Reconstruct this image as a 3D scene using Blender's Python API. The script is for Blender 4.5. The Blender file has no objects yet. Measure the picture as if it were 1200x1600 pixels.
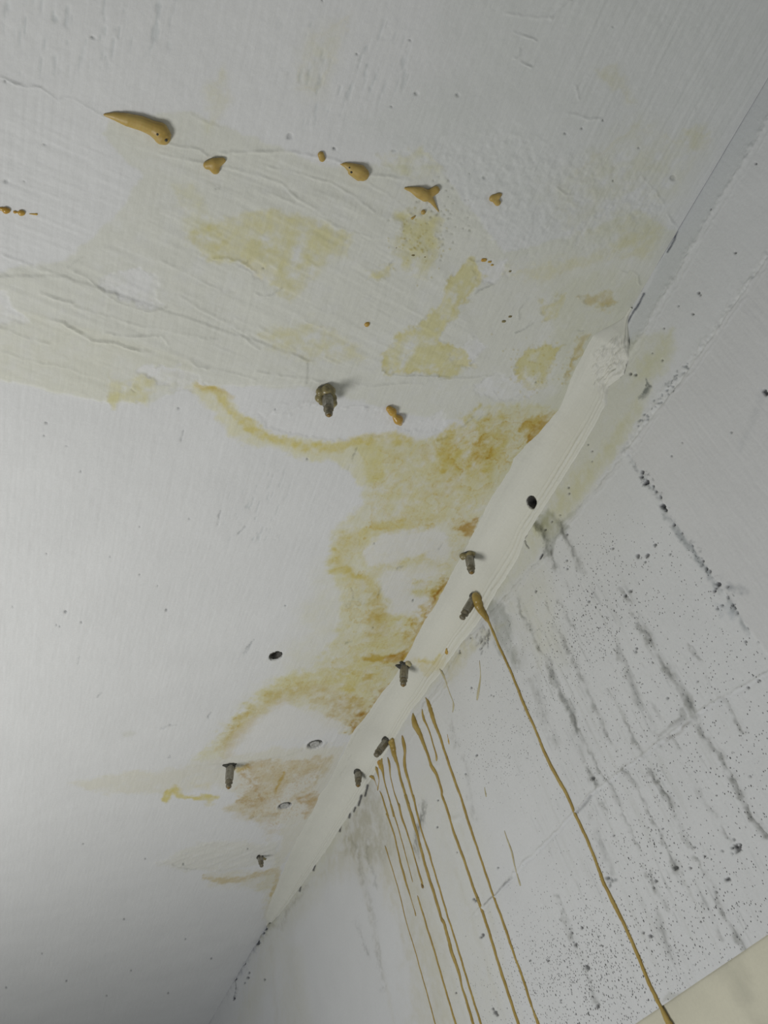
import bpy, bmesh, math, random
import numpy as np
from mathutils import Vector, Matrix
from mathutils.bvhtree import BVHTree

# ------------------------------------------------------------------ camera
F = 1400.0                                    # focal length in pixels of a 1200 x 1600 frame
Xc = np.array([4321800., -176400., -2015370.]); Xc /= np.linalg.norm(Xc)
Zc = np.array([-590., 1540., -1400.]); Zc /= np.linalg.norm(Zc)
Yc = np.cross(Zc, Xc); Yc /= np.linalg.norm(Yc)
R = np.array([Xc, Yc, Zc])                    # camera -> world
CAM = np.array([0., 0., 1.6])
HC = 0.90                                     # ceiling height above the camera
CEIL = CAM[2] + HC
WX = 0.8145                                   # wall plane
scene = bpy.context.scene
cd = bpy.data.cameras.new('camera'); cam = bpy.data.objects.new('camera', cd)
scene.collection.objects.link(cam); scene.camera = cam
cd.sensor_fit = 'VERTICAL'; cd.sensor_height = 36.0; cd.lens = F / 1600 * 36
cd.clip_start = 0.01
M = Matrix([list(R[0]) + [CAM[0]], list(R[1]) + [CAM[1]], list(R[2]) + [CAM[2]], [0, 0, 0, 1]])
cam.matrix_world = M

# ------------------------------------------------------------------ light
w = bpy.data.worlds.new('world'); scene.world = w; w.use_nodes = True
w.node_tree.nodes['Background'].inputs[0].default_value = (0.95, 0.985, 1.0, 1)
w.node_tree.nodes['Background'].inputs[1].default_value = 0.17
def area_light(name, loc, target, size, power, col=(1, 1, 1), spread=180):
    ld = bpy.data.lights.new(name, 'AREA'); ld.shape = 'DISK'; ld.size = size
    ld.energy = power; ld.color = col; ld.spread = math.radians(spread)
    o = bpy.data.objects.new(name, ld); scene.collection.objects.link(o)
    o.location = loc
    o.rotation_euler = (Vector(target) - Vector(loc)).to_track_quat('-Z', 'Y').to_euler()
    return o
area_light('work_lamp', (-0.874, 1.409, 1.03), (-0.50, 0.823, 2.53), 0.75, 22.0, (1.0, 0.99, 0.965))
vs = scene.view_settings
vs.view_transform = 'Standard'; vs.look = 'None'; vs.gamma = 1.0
vs.use_curve_mapping = False; vs.exposure = 0.0

# ------------------------------------------------------------------ helpers
rng = np.random.default_rng(7); random.seed(7)
def ray(px, py):
    d = R @ np.array([px - 600., 800. - py, -F]); return d / np.linalg.norm(d)
def on_ceil(px, py):
    d = ray(px, py); return CAM + d * (CEIL - CAM[2]) / d[2]
def on_wall(px, py):
    d = ray(px, py); return CAM + d * WX / d[0]
def project(P):
    q = (P - CAM) @ R
    return 600 + q[..., 0] / -q[..., 2] * F, 800 - q[..., 1] / -q[..., 2] * F

_lat = rng.random((256, 256))
def vnoise(u, v):
    iu = np.floor(u).astype(int); iv = np.floor(v).astype(int)
    fu = u - iu; fv = v - iv
    fu = fu * fu * (3 - 2 * fu); fv = fv * fv * (3 - 2 * fv)
    a = _lat[iu & 255, iv & 255]; b = _lat[(iu + 1) & 255, iv & 255]
    c = _lat[iu & 255, (iv + 1) & 255]; d = _lat[(iu + 1) & 255, (iv + 1) & 255]
    return (a * (1 - fu) + b * fu) * (1 - fv) + (c * (1 - fu) + d * fu) * fv
def fbm(u, v, f, octv=4, seed=0):
    s = 0; a = 1; t = 0
    for k in range(octv):
        s = s + a * (vnoise(u * f + 17.3 * k + seed * 31.7, v * f + 5.1 * k + seed * 11.9) - .5)
        t += a; a *= .55; f *= 2.03
    return 2 * s / t

def smooth(e0, e1, x):
    t = np.clip((x - e0) / (e1 - e0), 0, 1); return t * t * (3 - 2 * t)

class Surf:
    """a plane or curved sheet: a grid of points with a relief H and a paint colour C"""
    def __init__(s, P, N, U, V, base):
        s.shape = P.shape[:2]; s.P = P.reshape(-1, 3); s.N = N.reshape(-1, 3)
        s.U = U.ravel(); s.V = V.ravel()
        s.px, s.py = project(s.P)
        far = ((s.P - CAM) @ R)[:, 2] > -.15
        s.px[far] = -9e4; s.py[far] = -9e4
        n = len(s.P); s.H = np.zeros(n); s.C = np.tile(np.array(base, float), (n, 1))
        s.pit = np.zeros(n); s.wet = np.zeros(n)
        s.n1 = fbm(s.U, s.V, 28, 5, 1); s.n2 = fbm(s.U, s.V, 28, 5, 2)
        s.n5 = fbm(s.U, s.V, 75, 5, 6); s.n6 = fbm(s.U, s.V, 11, 6, 9); s.n7 = fbm(s.U, s.V, 75, 5, 13)
        s.n3 = fbm(s.U, s.V, 150, 3, 3); s.n4 = fbm(s.U, s.V, 150, 3, 4)
    def sel(s, pts, pad):
        a = np.array([p[:2] for p in pts], float)
        lo = a.min(0) - pad; hi = a.max(0) + pad
        return np.nonzero((s.px > lo[0]) & (s.px < hi[0]) & (s.py > lo[1]) & (s.py < hi[1]))[0]
    def warp(s, i, amp, fine):
        return s.px[i] + s.n1[i] * amp + s.n5[i] * fine * 1.7 + s.n3[i] * fine, s.py[i] + s.n2[i] * amp + s.n7[i] * fine * 1.7 + s.n4[i] * fine
    def poly(s, pts, amp=8, fine=3, pad=30):
        """signed distance in pixels (negative inside)"""
        i = s.sel(pts, pad); x, y = s.warp(i, amp, fine)
        a = np.array(pts, float); b = np.roll(a, -1, 0)
        d2 = np.full(len(i), 1e18); inside = np.zeros(len(i), bool)
        for (x0, y0), (x1, y1) in zip(a, b):
            ex, ey = x1 - x0, y1 - y0
            t = np.clip(((x - x0) * ex + (y - y0) * ey) / (ex * ex + ey * ey + 1e-9), 0, 1)
            d2 = np.minimum(d2, (x - x0 - t * ex) ** 2 + (y - y0 - t * ey) ** 2)
            c = (y0 > y) != (y1 > y)
            inside ^= c & (x < (x1 - x0) * (y - y0) / ((y1 - y0) or 1e-9) + x0)
        d = np.sqrt(d2); d[inside] *= -1
        return i, d
    def line(s, pts, w=4, amp=2, fine=1, pad=20):
        """distance in pixels from a line of varying width (negative inside)"""
        i = s.sel(pts, pad + w); x, y = s.warp(i, amp, fine)
        best = np.full(len(i), 1e9)
        for p, q in zip(pts[:-1], pts[1:]):
            w0 = p[2] if len(p) > 2 else w; w1 = q[2] if len(q) > 2 else w
            ex, ey = q[0] - p[0], q[1] - p[1]
            t = np.clip(((x - p[0]) * ex + (y - p[1]) * ey) / (ex * ex + ey * ey + 1e-9), 0, 1)
            d = np.hypot(x - p[0] - t * ex, y - p[1] - t * ey) - (w0 + (w1 - w0) * t) / 2
            best = np.minimum(best, d)
        return i, best
    def mix(s, i, m, col):
        m = m[:, None]; s.C[i] = s.C[i] * (1 - m) + np.array(col) * m
    def mul(s, i, m, col):
        m = m[:, None]; s.C[i] = s.C[i] * (1 - m + m * np.array(col))
    def stain(s, pts, col, op=1, soft=6, amp=8, fine=3, tex=.35, rim=0, rimcol=None):
        i, d = s.poly(pts, amp, fine, 30 + soft)
        m = smooth(soft, -soft, d) * op
        m = m * np.clip(1 + tex * (s.n1[i] * 1.1 + s.n5[i] * 1.6 + s.n4[i] * .5), 0, 1.7)
        s.mul(i, np.clip(m, 0, 1), col)
        if rim:
            r = np.exp(-((d + 2) / 3.5) ** 2) * rim * np.clip(.6 + 1.2 * s.n2[i], 0, 1)
            s.mul(i, r, rimcol or col)
    def run(s, pts, col, w=6, op=1, soft=3, amp=3, fine=2, tex=.35):
        i, d = s.line(pts, w, amp, fine, 20 + soft)
        m = smooth(soft, -soft * .6, d) * op
        m = m * np.clip(1 + tex * (s.n2[i] * 1.3 + s.n5[i] * 1.7 + s.n3[i] * .5), 0, 1.7)
        s.mul(i, np.clip(m, 0, 1), col)
    def ridge(s, pts, h=.0012, w=3, amp=2, crease_shade=0, col=(.5, .5, .5)):
        i, d = s.line(pts, 0, amp * 1.6, 1.6, 14)
        k = np.clip(.7 + 1.1 * s.n5[i], .1, 1.8)
        s.H[i] += h * .55 * k * np.exp(-(d / (w * .62)) ** 2)
        if crease_shade: s.mul(i, np.clip(np.exp(-(d / 1.15) ** 2) * crease_shade * k, 0, 1), col)  # grey line paints the shade of creases, also real cracks
    def spot(s, x, y, r, depth=.003, col=(.12, .12, .12), op=1):
        i = s.sel([(x, y)], r * 2 + 4)
        d = np.hypot(s.px[i] + s.n3[i] * r * .5 - x, s.py[i] + s.n4[i] * r * .5 - y)
        m = smooth(r + .9, r - .9, d)
        s.H[i] -= depth * m; s.mul(i, m * op, col)
    def streaks(s, p, q, along, across, seed):
        """fine noise drawn out along the direction p -> q (given as two plane points)"""
        d = np.array(q, float) - np.array(p, float); d /= np.linalg.norm(d)
        a = s.U * d[0] + s.V * d[1]; b = -s.U * d[1] + s.V * d[0]
        return fbm(a / along, b / across, 1, 3, seed)
    def build(s, name, mat, flip=False):
        P = s.P + s.N * s.H[:, None]
        ny, nx = s.shape
        me = bpy.data.meshes.new(name)
        idx = np.arange(ny * nx).reshape(ny, nx)
        q = np.stack([idx[:-1, :-1], idx[:-1, 1:], idx[1:, 1:], idx[1:, :-1]], -1).reshape(-1, 4)
        if flip: q = q[:, ::-1]
        me.vertices.add(len(P)); me.vertices.foreach_set('co', P.astype(np.float32).ravel())
        me.loops.add(q.size); me.loops.foreach_set('vertex_index', q.astype(np.int32).ravel())
        me.polygons.add(len(q))
        me.polygons.foreach_set('loop_start', np.arange(0, q.size, 4, dtype=np.int32))
        me.update(calc_edges=True)
        me.polygons.foreach_set('use_smooth', np.ones(len(q), bool))
        a = me.attributes.new('paint', 'FLOAT_COLOR', 'POINT')
        a.data.foreach_set('color', np.c_[np.clip(s.C, 0, 1), np.ones(len(P))].astype(np.float32).ravel())
        for nm, ar in (('pit', s.pit), ('wet', s.wet)):
            a = me.attributes.new(nm, 'FLOAT', 'POINT'); a.data.foreach_set('value', ar.astype(np.float32))
        me.materials.append(mat)
        o = bpy.data.objects.new(name, me); scene.collection.objects.link(o)
        return o, P, q

# ------------------------------------------------------------------ materials
def new_mat(name):
    m = bpy.data.materials.new(name); m.use_nodes = True
    nt = m.node_tree; b = nt.nodes['Principled BSDF']
    return m, nt, b
def node(nt, t, **kw):
    n = nt.nodes.new(t)
    for k, v in kw.items(): setattr(n, k, v)
    return n
def math_(nt, op, a, b=None, clamp=False):
    n = nt.nodes.new('ShaderNodeMath'); n.operation = op; n.use_clamp = clamp
    for k, v in ((0, a), (1, b)):
        if v is None: continue
        if isinstance(v, (int, float)): n.inputs[k].default_value = v
        else: nt.links.new(v, n.inputs[k])
    return n.outputs[0]
def surface_mat(name, flat_axis, grain_scale, bump=.35, pits=True, rough=.75, grain=.35):
    m, nt, b = new_mat(name); L = nt.links.new
    geo = node(nt, 'ShaderNodeNewGeometry')
    col = node(nt, 'ShaderNodeAttribute', attribute_name='paint')
    pit = node(nt, 'ShaderNodeAttribute', attribute_name='pit')
    wet = node(nt, 'ShaderNodeAttribute', attribute_name='wet')
    flat = node(nt, 'ShaderNodeMapping'); L(geo.outputs['Position'], flat.inputs[0])
    sc = [1, 1, .72]; sc[flat_axis] = 0; flat.inputs['Scale'].default_value = sc
    n1 = node(nt, 'ShaderNodeTexNoise'); n1.inputs['Scale'].default_value = 260; n1.inputs['Detail'].default_value = 6
    n1.inputs['Roughness'].default_value = .65
    n2 = node(nt, 'ShaderNodeTexNoise'); n2.inputs['Scale'].default_value = 1; n2.inputs['Detail'].default_value = 5
    gm = node(nt, 'ShaderNodeMapping'); gm.inputs['Scale'].default_value = grain_scale
    L(geo.outputs['Position'], gm.inputs[0]); L(gm.outputs[0], n2.inputs[0]); L(geo.outputs['Position'], n1.inputs[0])
    n3 = node(nt, 'ShaderNodeTexNoise'); n3.inputs['Scale'].default_value = 9; n3.inputs['Detail'].default_value = 6
    L(geo.outputs['Position'], n3.inputs[0])
    # colour varies a little over the coat
    v = math_(nt, 'ADD', math_(nt, 'MULTIPLY', math_(nt, 'SUBTRACT', n1.outputs[0], .5), .14),
              math_(nt, 'ADD', 1.0, math_(nt, 'MULTIPLY', math_(nt, 'SUBTRACT', n3.outputs[0], .5), .12)))
    mx = node(nt, 'ShaderNodeVectorMath', operation='SCALE'); L(col.outputs['Color'], mx.inputs[0]); L(v, mx.inputs['Scale'])
    height = math_(nt, 'ADD', math_(nt, 'MULTIPLY', n1.outputs[0], .5), math_(nt, 'MULTIPLY', n2.outputs[0], grain))
    out = mx.outputs[0]
    if pits:
        for scale, k, thr in ((330, .30, .50), (190, .27, .24), (80, .17, .18)):
            vo = node(nt, 'ShaderNodeTexVoronoi'); vo.inputs['Scale'].default_value = scale
            vo.voronoi_dimensions = '3D'
            wm = node(nt, 'ShaderNodeVectorMath', operation='ADD')
            jit = node(nt, 'ShaderNodeVectorMath', operation='SCALE'); L(n1.outputs['Color'], jit.inputs[0]); jit.inputs['Scale'].default_value = .0012
            L(flat.outputs[0], wm.inputs[0]); L(jit.outputs[0], wm.inputs[1])
            L(wm.outputs[0], vo.inputs['Vector'])
            sx = node(nt, 'ShaderNodeSeparateColor'); L(vo.outputs['Color'], sx.inputs[0])
            dens = math_(nt, 'MULTIPLY', pit.outputs['Fac'], thr)
            r = math_(nt, 'MULTIPLY', math_(nt, 'SUBTRACT', dens, sx.outputs[0]), k * 9.0)
            r = math_(nt, 'MINIMUM', r, k)
            f = math_(nt, 'MULTIPLY', math_(nt, 'SUBTRACT', r, vo.outputs['Distance']), 14.0, True)
            f = math_(nt, 'MULTIPLY', f, math_(nt, 'ADD', .6, math_(nt, 'MULTIPLY', sx.outputs[1], .4)))
            mc = node(nt, 'ShaderNodeMix', data_type='RGBA')
            L(f, mc.inputs['Factor']); L(out, mc.inputs['A']); mc.inputs['B'].default_value = (.06, .06, .06, 1)  # shade inside the deep pits is painted as dark colour
            out = mc.outputs['Result']
            height = math_(nt, 'SUBTRACT', height, math_(nt, 'MULTIPLY', f, 1.2))
    L(out, b.inputs['Base Color'])
    bp = node(nt, 'ShaderNodeBump'); bp.inputs['Strength'].default_value = bump; bp.inputs['Distance'].default_value = .0016
    L(height, bp.inputs['Height']); L(bp.outputs[0], b.inputs['Normal'])
    L(math_(nt, 'SUBTRACT', rough, math_(nt, 'MULTIPLY', wet.outputs['Fac'], .35)), b.inputs['Roughness'])
    b.inputs['Specular IOR Level'].default_value = .3
    return m
def resin_mat(name, c1, c2, rough=.35, scale=60, sss=.15, spec=.5):
    m, nt, b = new_mat(name); L = nt.links.new
    geo = node(nt, 'ShaderNodeNewGeometry')
    n = node(nt, 'ShaderNodeTexNoise'); n.inputs['Scale'].default_value = scale; n.inputs['Detail'].default_value = 5
    L(geo.outputs['Position'], n.inputs[0])
    r = node(nt, 'ShaderNodeValToRGB'); r.color_ramp.elements[0].position = .3; r.color_ramp.elements[1].position = .7
    r.color_ramp.elements[0].color = (*c1, 1); r.color_ramp.elements[1].color = (*c2, 1)
    L(n.outputs[0], r.inputs[0]); L(r.outputs[0], b.inputs['Base Color'])
    b.inputs['Roughness'].default_value = rough; b.inputs['Specular IOR Level'].default_value = spec
    b.inputs['Subsurface Weight'].default_value = sss; b.inputs['Subsurface Radius'].default_value = (1, .5, .1)
    b.inputs['Subsurface Scale'].default_value = .004
    bp = node(nt, 'ShaderNodeBump'); bp.inputs['Strength'].default_value = .25; bp.inputs['Distance'].default_value = .001
    L(n.outputs[0], bp.inputs['Height']); L(bp.outputs[0], b.inputs['Normal'])
    return m
M_ceiling = surface_mat('ceiling_paint', 2, (420, 28, 420), bump=.30, rough=.7)
M_wall = surface_mat('wall_paint', 0, (200, 120, 60), bump=.45, rough=.7, grain=.3)
M_mortar = surface_mat('cream_mortar', 2, (260, 30, 260), bump=.22, rough=.6, grain=.4)
M_bare = surface_mat('bare_concrete', 0, (90, 90, 90), bump=.3, rough=.8)
M_foam = resin_mat('amber_resin', (.42, .285, .07), (.52, .38, .125), .42)
M_drip = resin_mat('ochre_resin', (.33, .225, .05), (.44, .32, .09), .32)
M_pale = resin_mat('pale_resin', (.44, .39, .22), (.56, .52, .36), .45)
M_orange = resin_mat('orange_resin', (.44, .25, .035), (.54, .37, .09), .25, sss=.3)
M_dirty = resin_mat('dirty_resin', (.15, .125, .055), (.34, .29, .14), .28, 150, .05)
M_brown = resin_mat('brown_resin', (.16, .10, .025), (.30, .19, .05), .22, 160)
M_steel = resin_mat('dull_zinc', (.20, .19, .15), (.36, .34, .29), .45, 220, 0)
M_steel.node_tree.nodes['Principled BSDF'].inputs['Metallic'].default_value = .35
M_dark = resin_mat('dark_grime_and_shade', (.03, .03, .025), (.09, .09, .075), .6, 200, 0)
M_nipple = resin_mat('grimy_nipple', (.10, .09, .06), (.24, .21, .14), .35, 260, 0)
M_hole = resin_mat('drilled_concrete', (.10, .10, .09), (.22, .21, .19), .9, 240, 0, .1)
M_plug = resin_mat('grey_plug', (.34, .34, .32), (.55, .55, .53), .8, 240, 0, .2)

# ------------------------------------------------------------------ the ceiling sheet
def spaced(a, b, fn):
    v = [a]
    while v[-1] < b: v.append(v[-1] + fn(v[-1]))
    v[-1] = b
    return np.array(v)
def px_step(fp, t, k, lo, hi, c=None):
    """step that covers k pixels at parameter t when that place is in view"""
    e = .002; p = project(np.array([fp(t), fp(t + e)]))
    d = math.hypot(p[0][1] - p[0][0], p[1][1] - p[1][0]) / e
    return min(max(k / max(d, 1e-6), lo), hi)
GS = 1.75
ys = spaced(-1.8, 5.2, lambda y: .1 if (y < -.35 or y > 3.5) else .02 if (y < .05 or y > 3.15) else px_step(lambda t: (.45, t, CEIL), y, GS, .0009, .02))
xs = spaced(-2.6, WX, lambda x: .1 if x < -.5 else .012 if x < -.03 else .0017)
W_ = (.735, .742, .742)
YY, XX = np.meshgrid(ys, xs, indexing='ij')
P = np.stack([XX, YY, np.full_like(XX, CEIL)], -1); N = np.zeros_like(P); N[..., 2] = -1
C = Surf(P, N, XX, YY, W_)
CREAM = (.955, .955, .875); PALE = (.95, .93, .75); YEL = (.93, .88, .56); YOLK = (.90, .80, .36)
AMB = (.82, .66, .27); TAN = (.87, .78, .58); BRN = (.74, .56, .30); WHT = (.76, .765, .765)
def cp(x, y): return on_ceil(x, y)[:2]

# form-board grain along the ceiling and gentle unevenness
C.H += .0006 * C.n1 + .00012 * C.n3
gr = C.streaks((0, 0), (0, 1), .05, .0035, 5)
C.H += .00022 * gr
i, d = C.poly([(850, -40), (1240, -40), (1240, 60), (1040, 300), (930, 240), (880, 100)], 14, 4, 80)
C.H[i] += smooth(60, -20, d) * .0005 * C.streaks((0, 0), (0, 1), .08, .004, 6)[i]
# short dashes of form-board grain, top left
g2 = C.streaks((0, 0), (0, 1), .022, .0030, 7)
for pg in ([(-60, -40), (270, -40), (270, 60), (180, 90), (60, 110), (-60, 90)], [(440, 40), (620, 20), (640, 130), (480, 190)], [(360, 760), (440, 740), (430, 850), (370, 850)]):
    i, d = C.poly(pg, 14, 4, 60)
    k = smooth(30, -20, d) * smooth(.30, .55, g2[i])
    C.H[i] -= k * .0007; C.mul(i, k * .5, (.74, .78, .79))
# greenish-cream tint of the roughcast right part, light falloff painted in
C.stain([(700, -50), (1250, -50), (1250, 60), (1050, 370), (980, 380), (820, 400), (760, 330), (660, 280), (560, 200), (700, 100)], (.92, .935, .91), .8, 60, 20, 4, .2)
# skim coat area
C.stain([(-60, 435), (100, 408), (190, 330), (222, 275), (165, 210), (175, 186), (300, 175), (420, 225), (520, 262), (620, 255), (680, 262), (730, 320), (790, 395), (860, 380), (1000, 330), (1060, 365), (1000, 500), (940, 600), (850, 690), (770, 770), (740, 660), (600, 640), (480, 605), (300, 604), (230, 630), (180, 628), (130, 622), (60, 604), (-60, 580)], CREAM, 1, 4, 6, 3, .25)
C.stain([(-60, 470), (100, 500), (300, 560), (300, 600), (180, 628), (130, 622), (60, 604), (-60, 580)], (.99, .985, .95), .9, 6, 5, 2, .2)
i, d = C.poly([(-60, 435), (120, 408), (240, 330), (330, 290), (520, 300), (640, 350), (700, 420), (760, 560), (600, 590), (480, 590), (300, 604), (180, 628), (130, 622), (60, 604), (-60, 580)], 8, 3, 40)
st = C.streaks(cp(60, 455), cp(260, 535), .075, .006, 8)
C.H[i] += smooth(8, -12, d) * (.0005 * st[i] + .0004 * C.n5[i] * C.n1[i] + .0009)
i, d = C.poly([(180, 185), (400, 235), (560, 270), (680, 290), (720, 400), (600, 400), (480, 320), (250, 290)], 8, 3, 40)
st = C.streaks(cp(440, 270), cp(640, 345), .09, .006, 9)
C.H[i] += smooth(20, -12, d) * (.00045 * st[i])
i, d = C.poly([(620, 400), (790, 400), (900, 420), (1000, 480), (930, 600), (780, 640), (620, 600), (560, 500)], 8, 3, 40)
st = C.streaks(cp(780, 420), cp(620, 600), .12, .010, 10)
C.H[i] += smooth(20, -12, d) * (.0004 * st[i])
# the edge of the skim coat, lower left
i, d = C.poly([(-90, 430), (100, 430), (480, 560), (480, 600), (300, 604), (230, 628), (180, 628), (130, 622), (60, 604), (-90, 575)], 3, 1, 20)
C.H[i] += smooth(1.5, -1.5, d) * .0012
C.stain([(855, 450), (960, 420), (1015, 440), (985, 500), (950, 580), (880, 660), (850, 640), (880, 560)], (.95, .95, .88), .9, 14, 10, 4, .3)
# white bare islands in the coat
for pg in ([(150, 440), (195, 415), (238, 425), (243, 465), (262, 478), (232, 486), (190, 462)],
           [(-40, 440), (12, 455), (40, 505), (-40, 515)],
           [(740, 430), (800, 400), (790, 435), (760, 450)],
           [(380, 420), (400, 405), (440, 425), (420, 440)],
           [(700, 560), (740, 525), (765, 540), (730, 580)],
           [(770, 575), (840, 600), (835, 625), (780, 630), (740, 610)],
           [(430, 645), (520, 635), (640, 660), (700, 640), (690, 672), (600, 682), (520, 690), (440, 676), (400, 655)],
           [(210, 570), (240, 560), (285, 580), (330, 600), (300, 615), (240, 600)]):
    i, d = C.poly(pg, 12, 6, 30); m = smooth(4, -4, d) * np.clip(.9 + 1.2 * C.n5[i], 0, 1); C.mix(i, m * .85, WHT); C.H[i] -= smooth(1.5, -1.5, d) * .0007
    e = np.exp(-((d + 1) / 1.3) ** 2) * np.clip(1.6 * C.n5[i] + .2, 0, 1); C.H[i] += .0007 * e; C.mul(i, e * .35, (.55, .56, .55))
# brushed and stippled texture
st = C.streaks(cp(20, 180), cp(200, 260), .05, .004, 15)
i, d = C.poly([(-90, 140), (150, 200), (215, 280), (180, 340), (100, 400), (-90, 420)], 14, 5, 40)
C.H[i] += smooth(20, -20, d) * .00035 * st[i]
i, d = C.poly([(620, 240), (800, 200), (1020, 270), (1040, 350), (880, 400), (760, 400), (660, 300)], 20, 8, 60)
C.H[i] += smooth(30, -30, d) * (.0007 * C.n4[i] + .0004 * C.n3[i])
C.H += .00025 * C.n7 + .00018 * C.streaks((0, 0), (0, 1), .03, .0022, 16)
# light yellow soaking
for pg, c, op, soft in (
    ([(290, 372), (350, 336), (430, 332), (552, 362), (545, 388), (520, 400), (480, 440), (455, 468), (430, 440), (380, 412), (320, 402)], YEL, .55, 10),
    ([(605, 322), (650, 328), (690, 350), (688, 390), (664, 432), (630, 425), (612, 390), (640, 360)], YEL, .6, 9),
    ([(735, 408), (757, 430), (740, 462), (702, 502), (685, 530), (700, 540), (735, 550), (742, 570), (700, 586), (640, 587), (600, 582), (592, 560), (600, 538), (650, 515), (680, 480), (710, 430)], YEL, .75, 5),
    ([(575, 420), (612, 412), (600, 435), (575, 432)], YEL, .55, 5),
    ([(410, 525), (480, 500), (550, 538), (565, 562), (500, 562), (440, 548)], YEL, .45, 14),
    ([(820, 552), (850, 540), (884, 545), (862, 572), (845, 600), (825, 612), (808, 592)], YEL, .7, 5),
    ([(910, 466), (945, 459), (968, 474), (940, 484)], TAN, .8, 7),
    ([(845, 480), (880, 465), (870, 490), (850, 495)], YEL, .6, 5),
    ([(896, 560), (905, 520), (918, 520), (908, 560), (886, 592)], TAN, .8, 4),
    ([(790, 430), (900, 405), (980, 365), (1040, 350), (1015, 405), (950, 402), (860, 436)], YEL, .35, 16),
    ([(1070, 205), (1095, 200), (1105, 225), (1085, 232)], YEL, .3, 12),
    ([(930, 110), (965, 105), (990, 160), (950, 130)], YEL, .25, 16),
    ([(860, 300), (1000, 200), (1100, 230), (1020, 350), (900, 370)], PALE, .35, 40),
    ([(480, 60), (540, 30), (500, 150), (460, 140)], PALE, .4, 25),
    ([(320, 150), (350, 110), (360, 160), (330, 200)], PALE, .5, 14),
    ([(170, 592), (215, 580), (240, 600), (230, 628), (180, 628)], YEL, .55, 8),
    ([(590, 250), (660, 240), (690, 270), (640, 280)], PALE, .6, 8),
    ([(360, 400), (330, 330), (300, 290), (270, 300), (290, 370)], PALE, .55, 12),
):
    C.stain(pg, c, op, soft, 12, 6, .9, .35 if soft < 8 else .12, YOLK)
    if soft < 10:
        i, d = C.poly(pg, 12, 6, 20); e = np.exp(-((d - 2) / 1.3) ** 2) * np.clip(1.8 * C.n5[i] + .1, 0, 1); C.H[i] += .0007 * e; C.mul(i, e * .3, (.55, .53, .45))
def rings(pg, k, op, col, soft=14):
    """fine wandering tide marks inside an area"""
    i, d = C.poly(pg, 10, 5, 40)
    f = C.n6[i] * k; e = np.abs(f - np.round(f)) / k
    g = np.exp(-(e / .012) ** 2) * np.clip(.5 + 1.5 * C.n5[i], 0, 1.2) * smooth(0, -soft, d)
    C.mul(i, np.clip(g * op, 0, 1), col)
    f2 = C.n6[i] * k; band = np.clip(f2 - np.floor(f2), 0, 1)
    C.mul(i, smooth(0, -soft, d) * band ** 3 * op * .8, col)
# the tide line of the leak
C.stain([(290, 606), (345, 612), (385, 652), (430, 682), (520, 692), (600, 684), (600, 760), (565, 755), (520, 722), (455, 712), (400, 697), (360, 682), (330, 640)], (.96, .93, .70), .95, 6, 7, 4, .4)
C.run([(303, 602, 6), (340, 612, 10), (352, 634, 12), (388, 664, 12), (430, 688, 10), (470, 698, 10), (520, 702, 10), (560, 688, 14), (600, 684, 16), (640, 690, 10)], YOLK, 10, .62, 6, 5, 4, .6)
C.run([(310, 602), (345, 612), (362, 622)], AMB, 5, .4, 4, 4, 3)
# main stain
C.stain([(560, 700), (700, 684), (760, 636), (872, 636), (845, 690), (775, 766), (742, 836), (702, 906), (655, 988), (610, 1080), (560, 1150), (520, 1140), (440, 1090), (390, 1118), (360, 1150), (345, 1182), (300, 1190), (350, 1140), (380, 1105), (430, 1066), (500, 1030), (530, 990), (532, 930), (510, 880), (522, 832), (566, 792), (572, 740)], PALE, 1, 8, 9, 4, .35, .3, YEL)
C.stain([(490, 900), (540, 840), (600, 800), (600, 1000), (480, 1090), (380, 1140), (330, 1170), (430, 1060), (470, 1000)], (.97, .96, .86), .8, 30, 20, 4, .3)
C.stain([(590, 700), (690, 690), (780, 700), (775, 766), (740, 800), (650, 815), (590, 800), (580, 740)], YEL, .42, 14, 12, 5, .7)
C.stain([(680, 692), (722, 655), (762, 640), (792, 652), (800, 700), (770, 742), (700, 737), (676, 716)], YOLK, .5, 9, 12, 7, .9)
C.stain([(730, 690), (760, 680), (775, 705), (750, 725), (735, 712)], AMB, .4, 9, 8, 6, .9)
C.stain([(822, 655), (872, 640), (866, 655), (846, 682), (826, 690), (812, 672)], AMB, .75, 4, 7, 5, .7)
C.stain([(720, 825), (735, 812), (748, 806), (741, 834), (734, 838)], BRN, .85, 3, 4, 4, .6)
C.stain([(700, 820), (730, 812), (745, 808), (730, 840)], AMB, .35, 8, 6, 4, .6)
C.run([(688, 812, 10), (640, 822, 14), (590, 828, 20), (548, 838, 22), (526, 862, 20), (524, 890, 16), (545, 900, 12), (570, 906, 10), (584, 932, 14), (592, 965, 22)], YOLK, 16, .42, 9, 9, 5, .7)
C.run([(540, 890), (560, 902), (572, 904)], YOLK, 6, .5, 4, 4, 3)
C.run([(585, 935, 14), (590, 960, 26), (585, 985, 24)], TAN, 16, .55, 10, 8, 5, .5)
BIG = [(560, 700), (700, 684), (760, 640), (872, 636), (845, 690), (775, 766), (742, 836), (702, 906), (655, 988), (610, 1080), (560, 1150), (520, 1140), (440, 1090), (370, 1150), (345, 1178), (310, 1185), (360, 1120), (430, 1066), (500, 1030), (530, 990), (532, 930), (510, 880), (522, 832), (566, 792), (572, 740)]
rings(BIG, 5, .5, (.93, .84, .50)); rings(BIG, 3, .4, (.92, .80, .55))
rings([(660, 700), (760, 640), (872, 636), (845, 690), (790, 740), (700, 740)], 9, .42, (.88, .72, .34), 8)
rings([(372, 1195), (460, 1187), (520, 1180), (505, 1200), (490, 1270), (430, 1300), (360, 1260)], 8, .5, (.85, .70, .50), 8)
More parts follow.
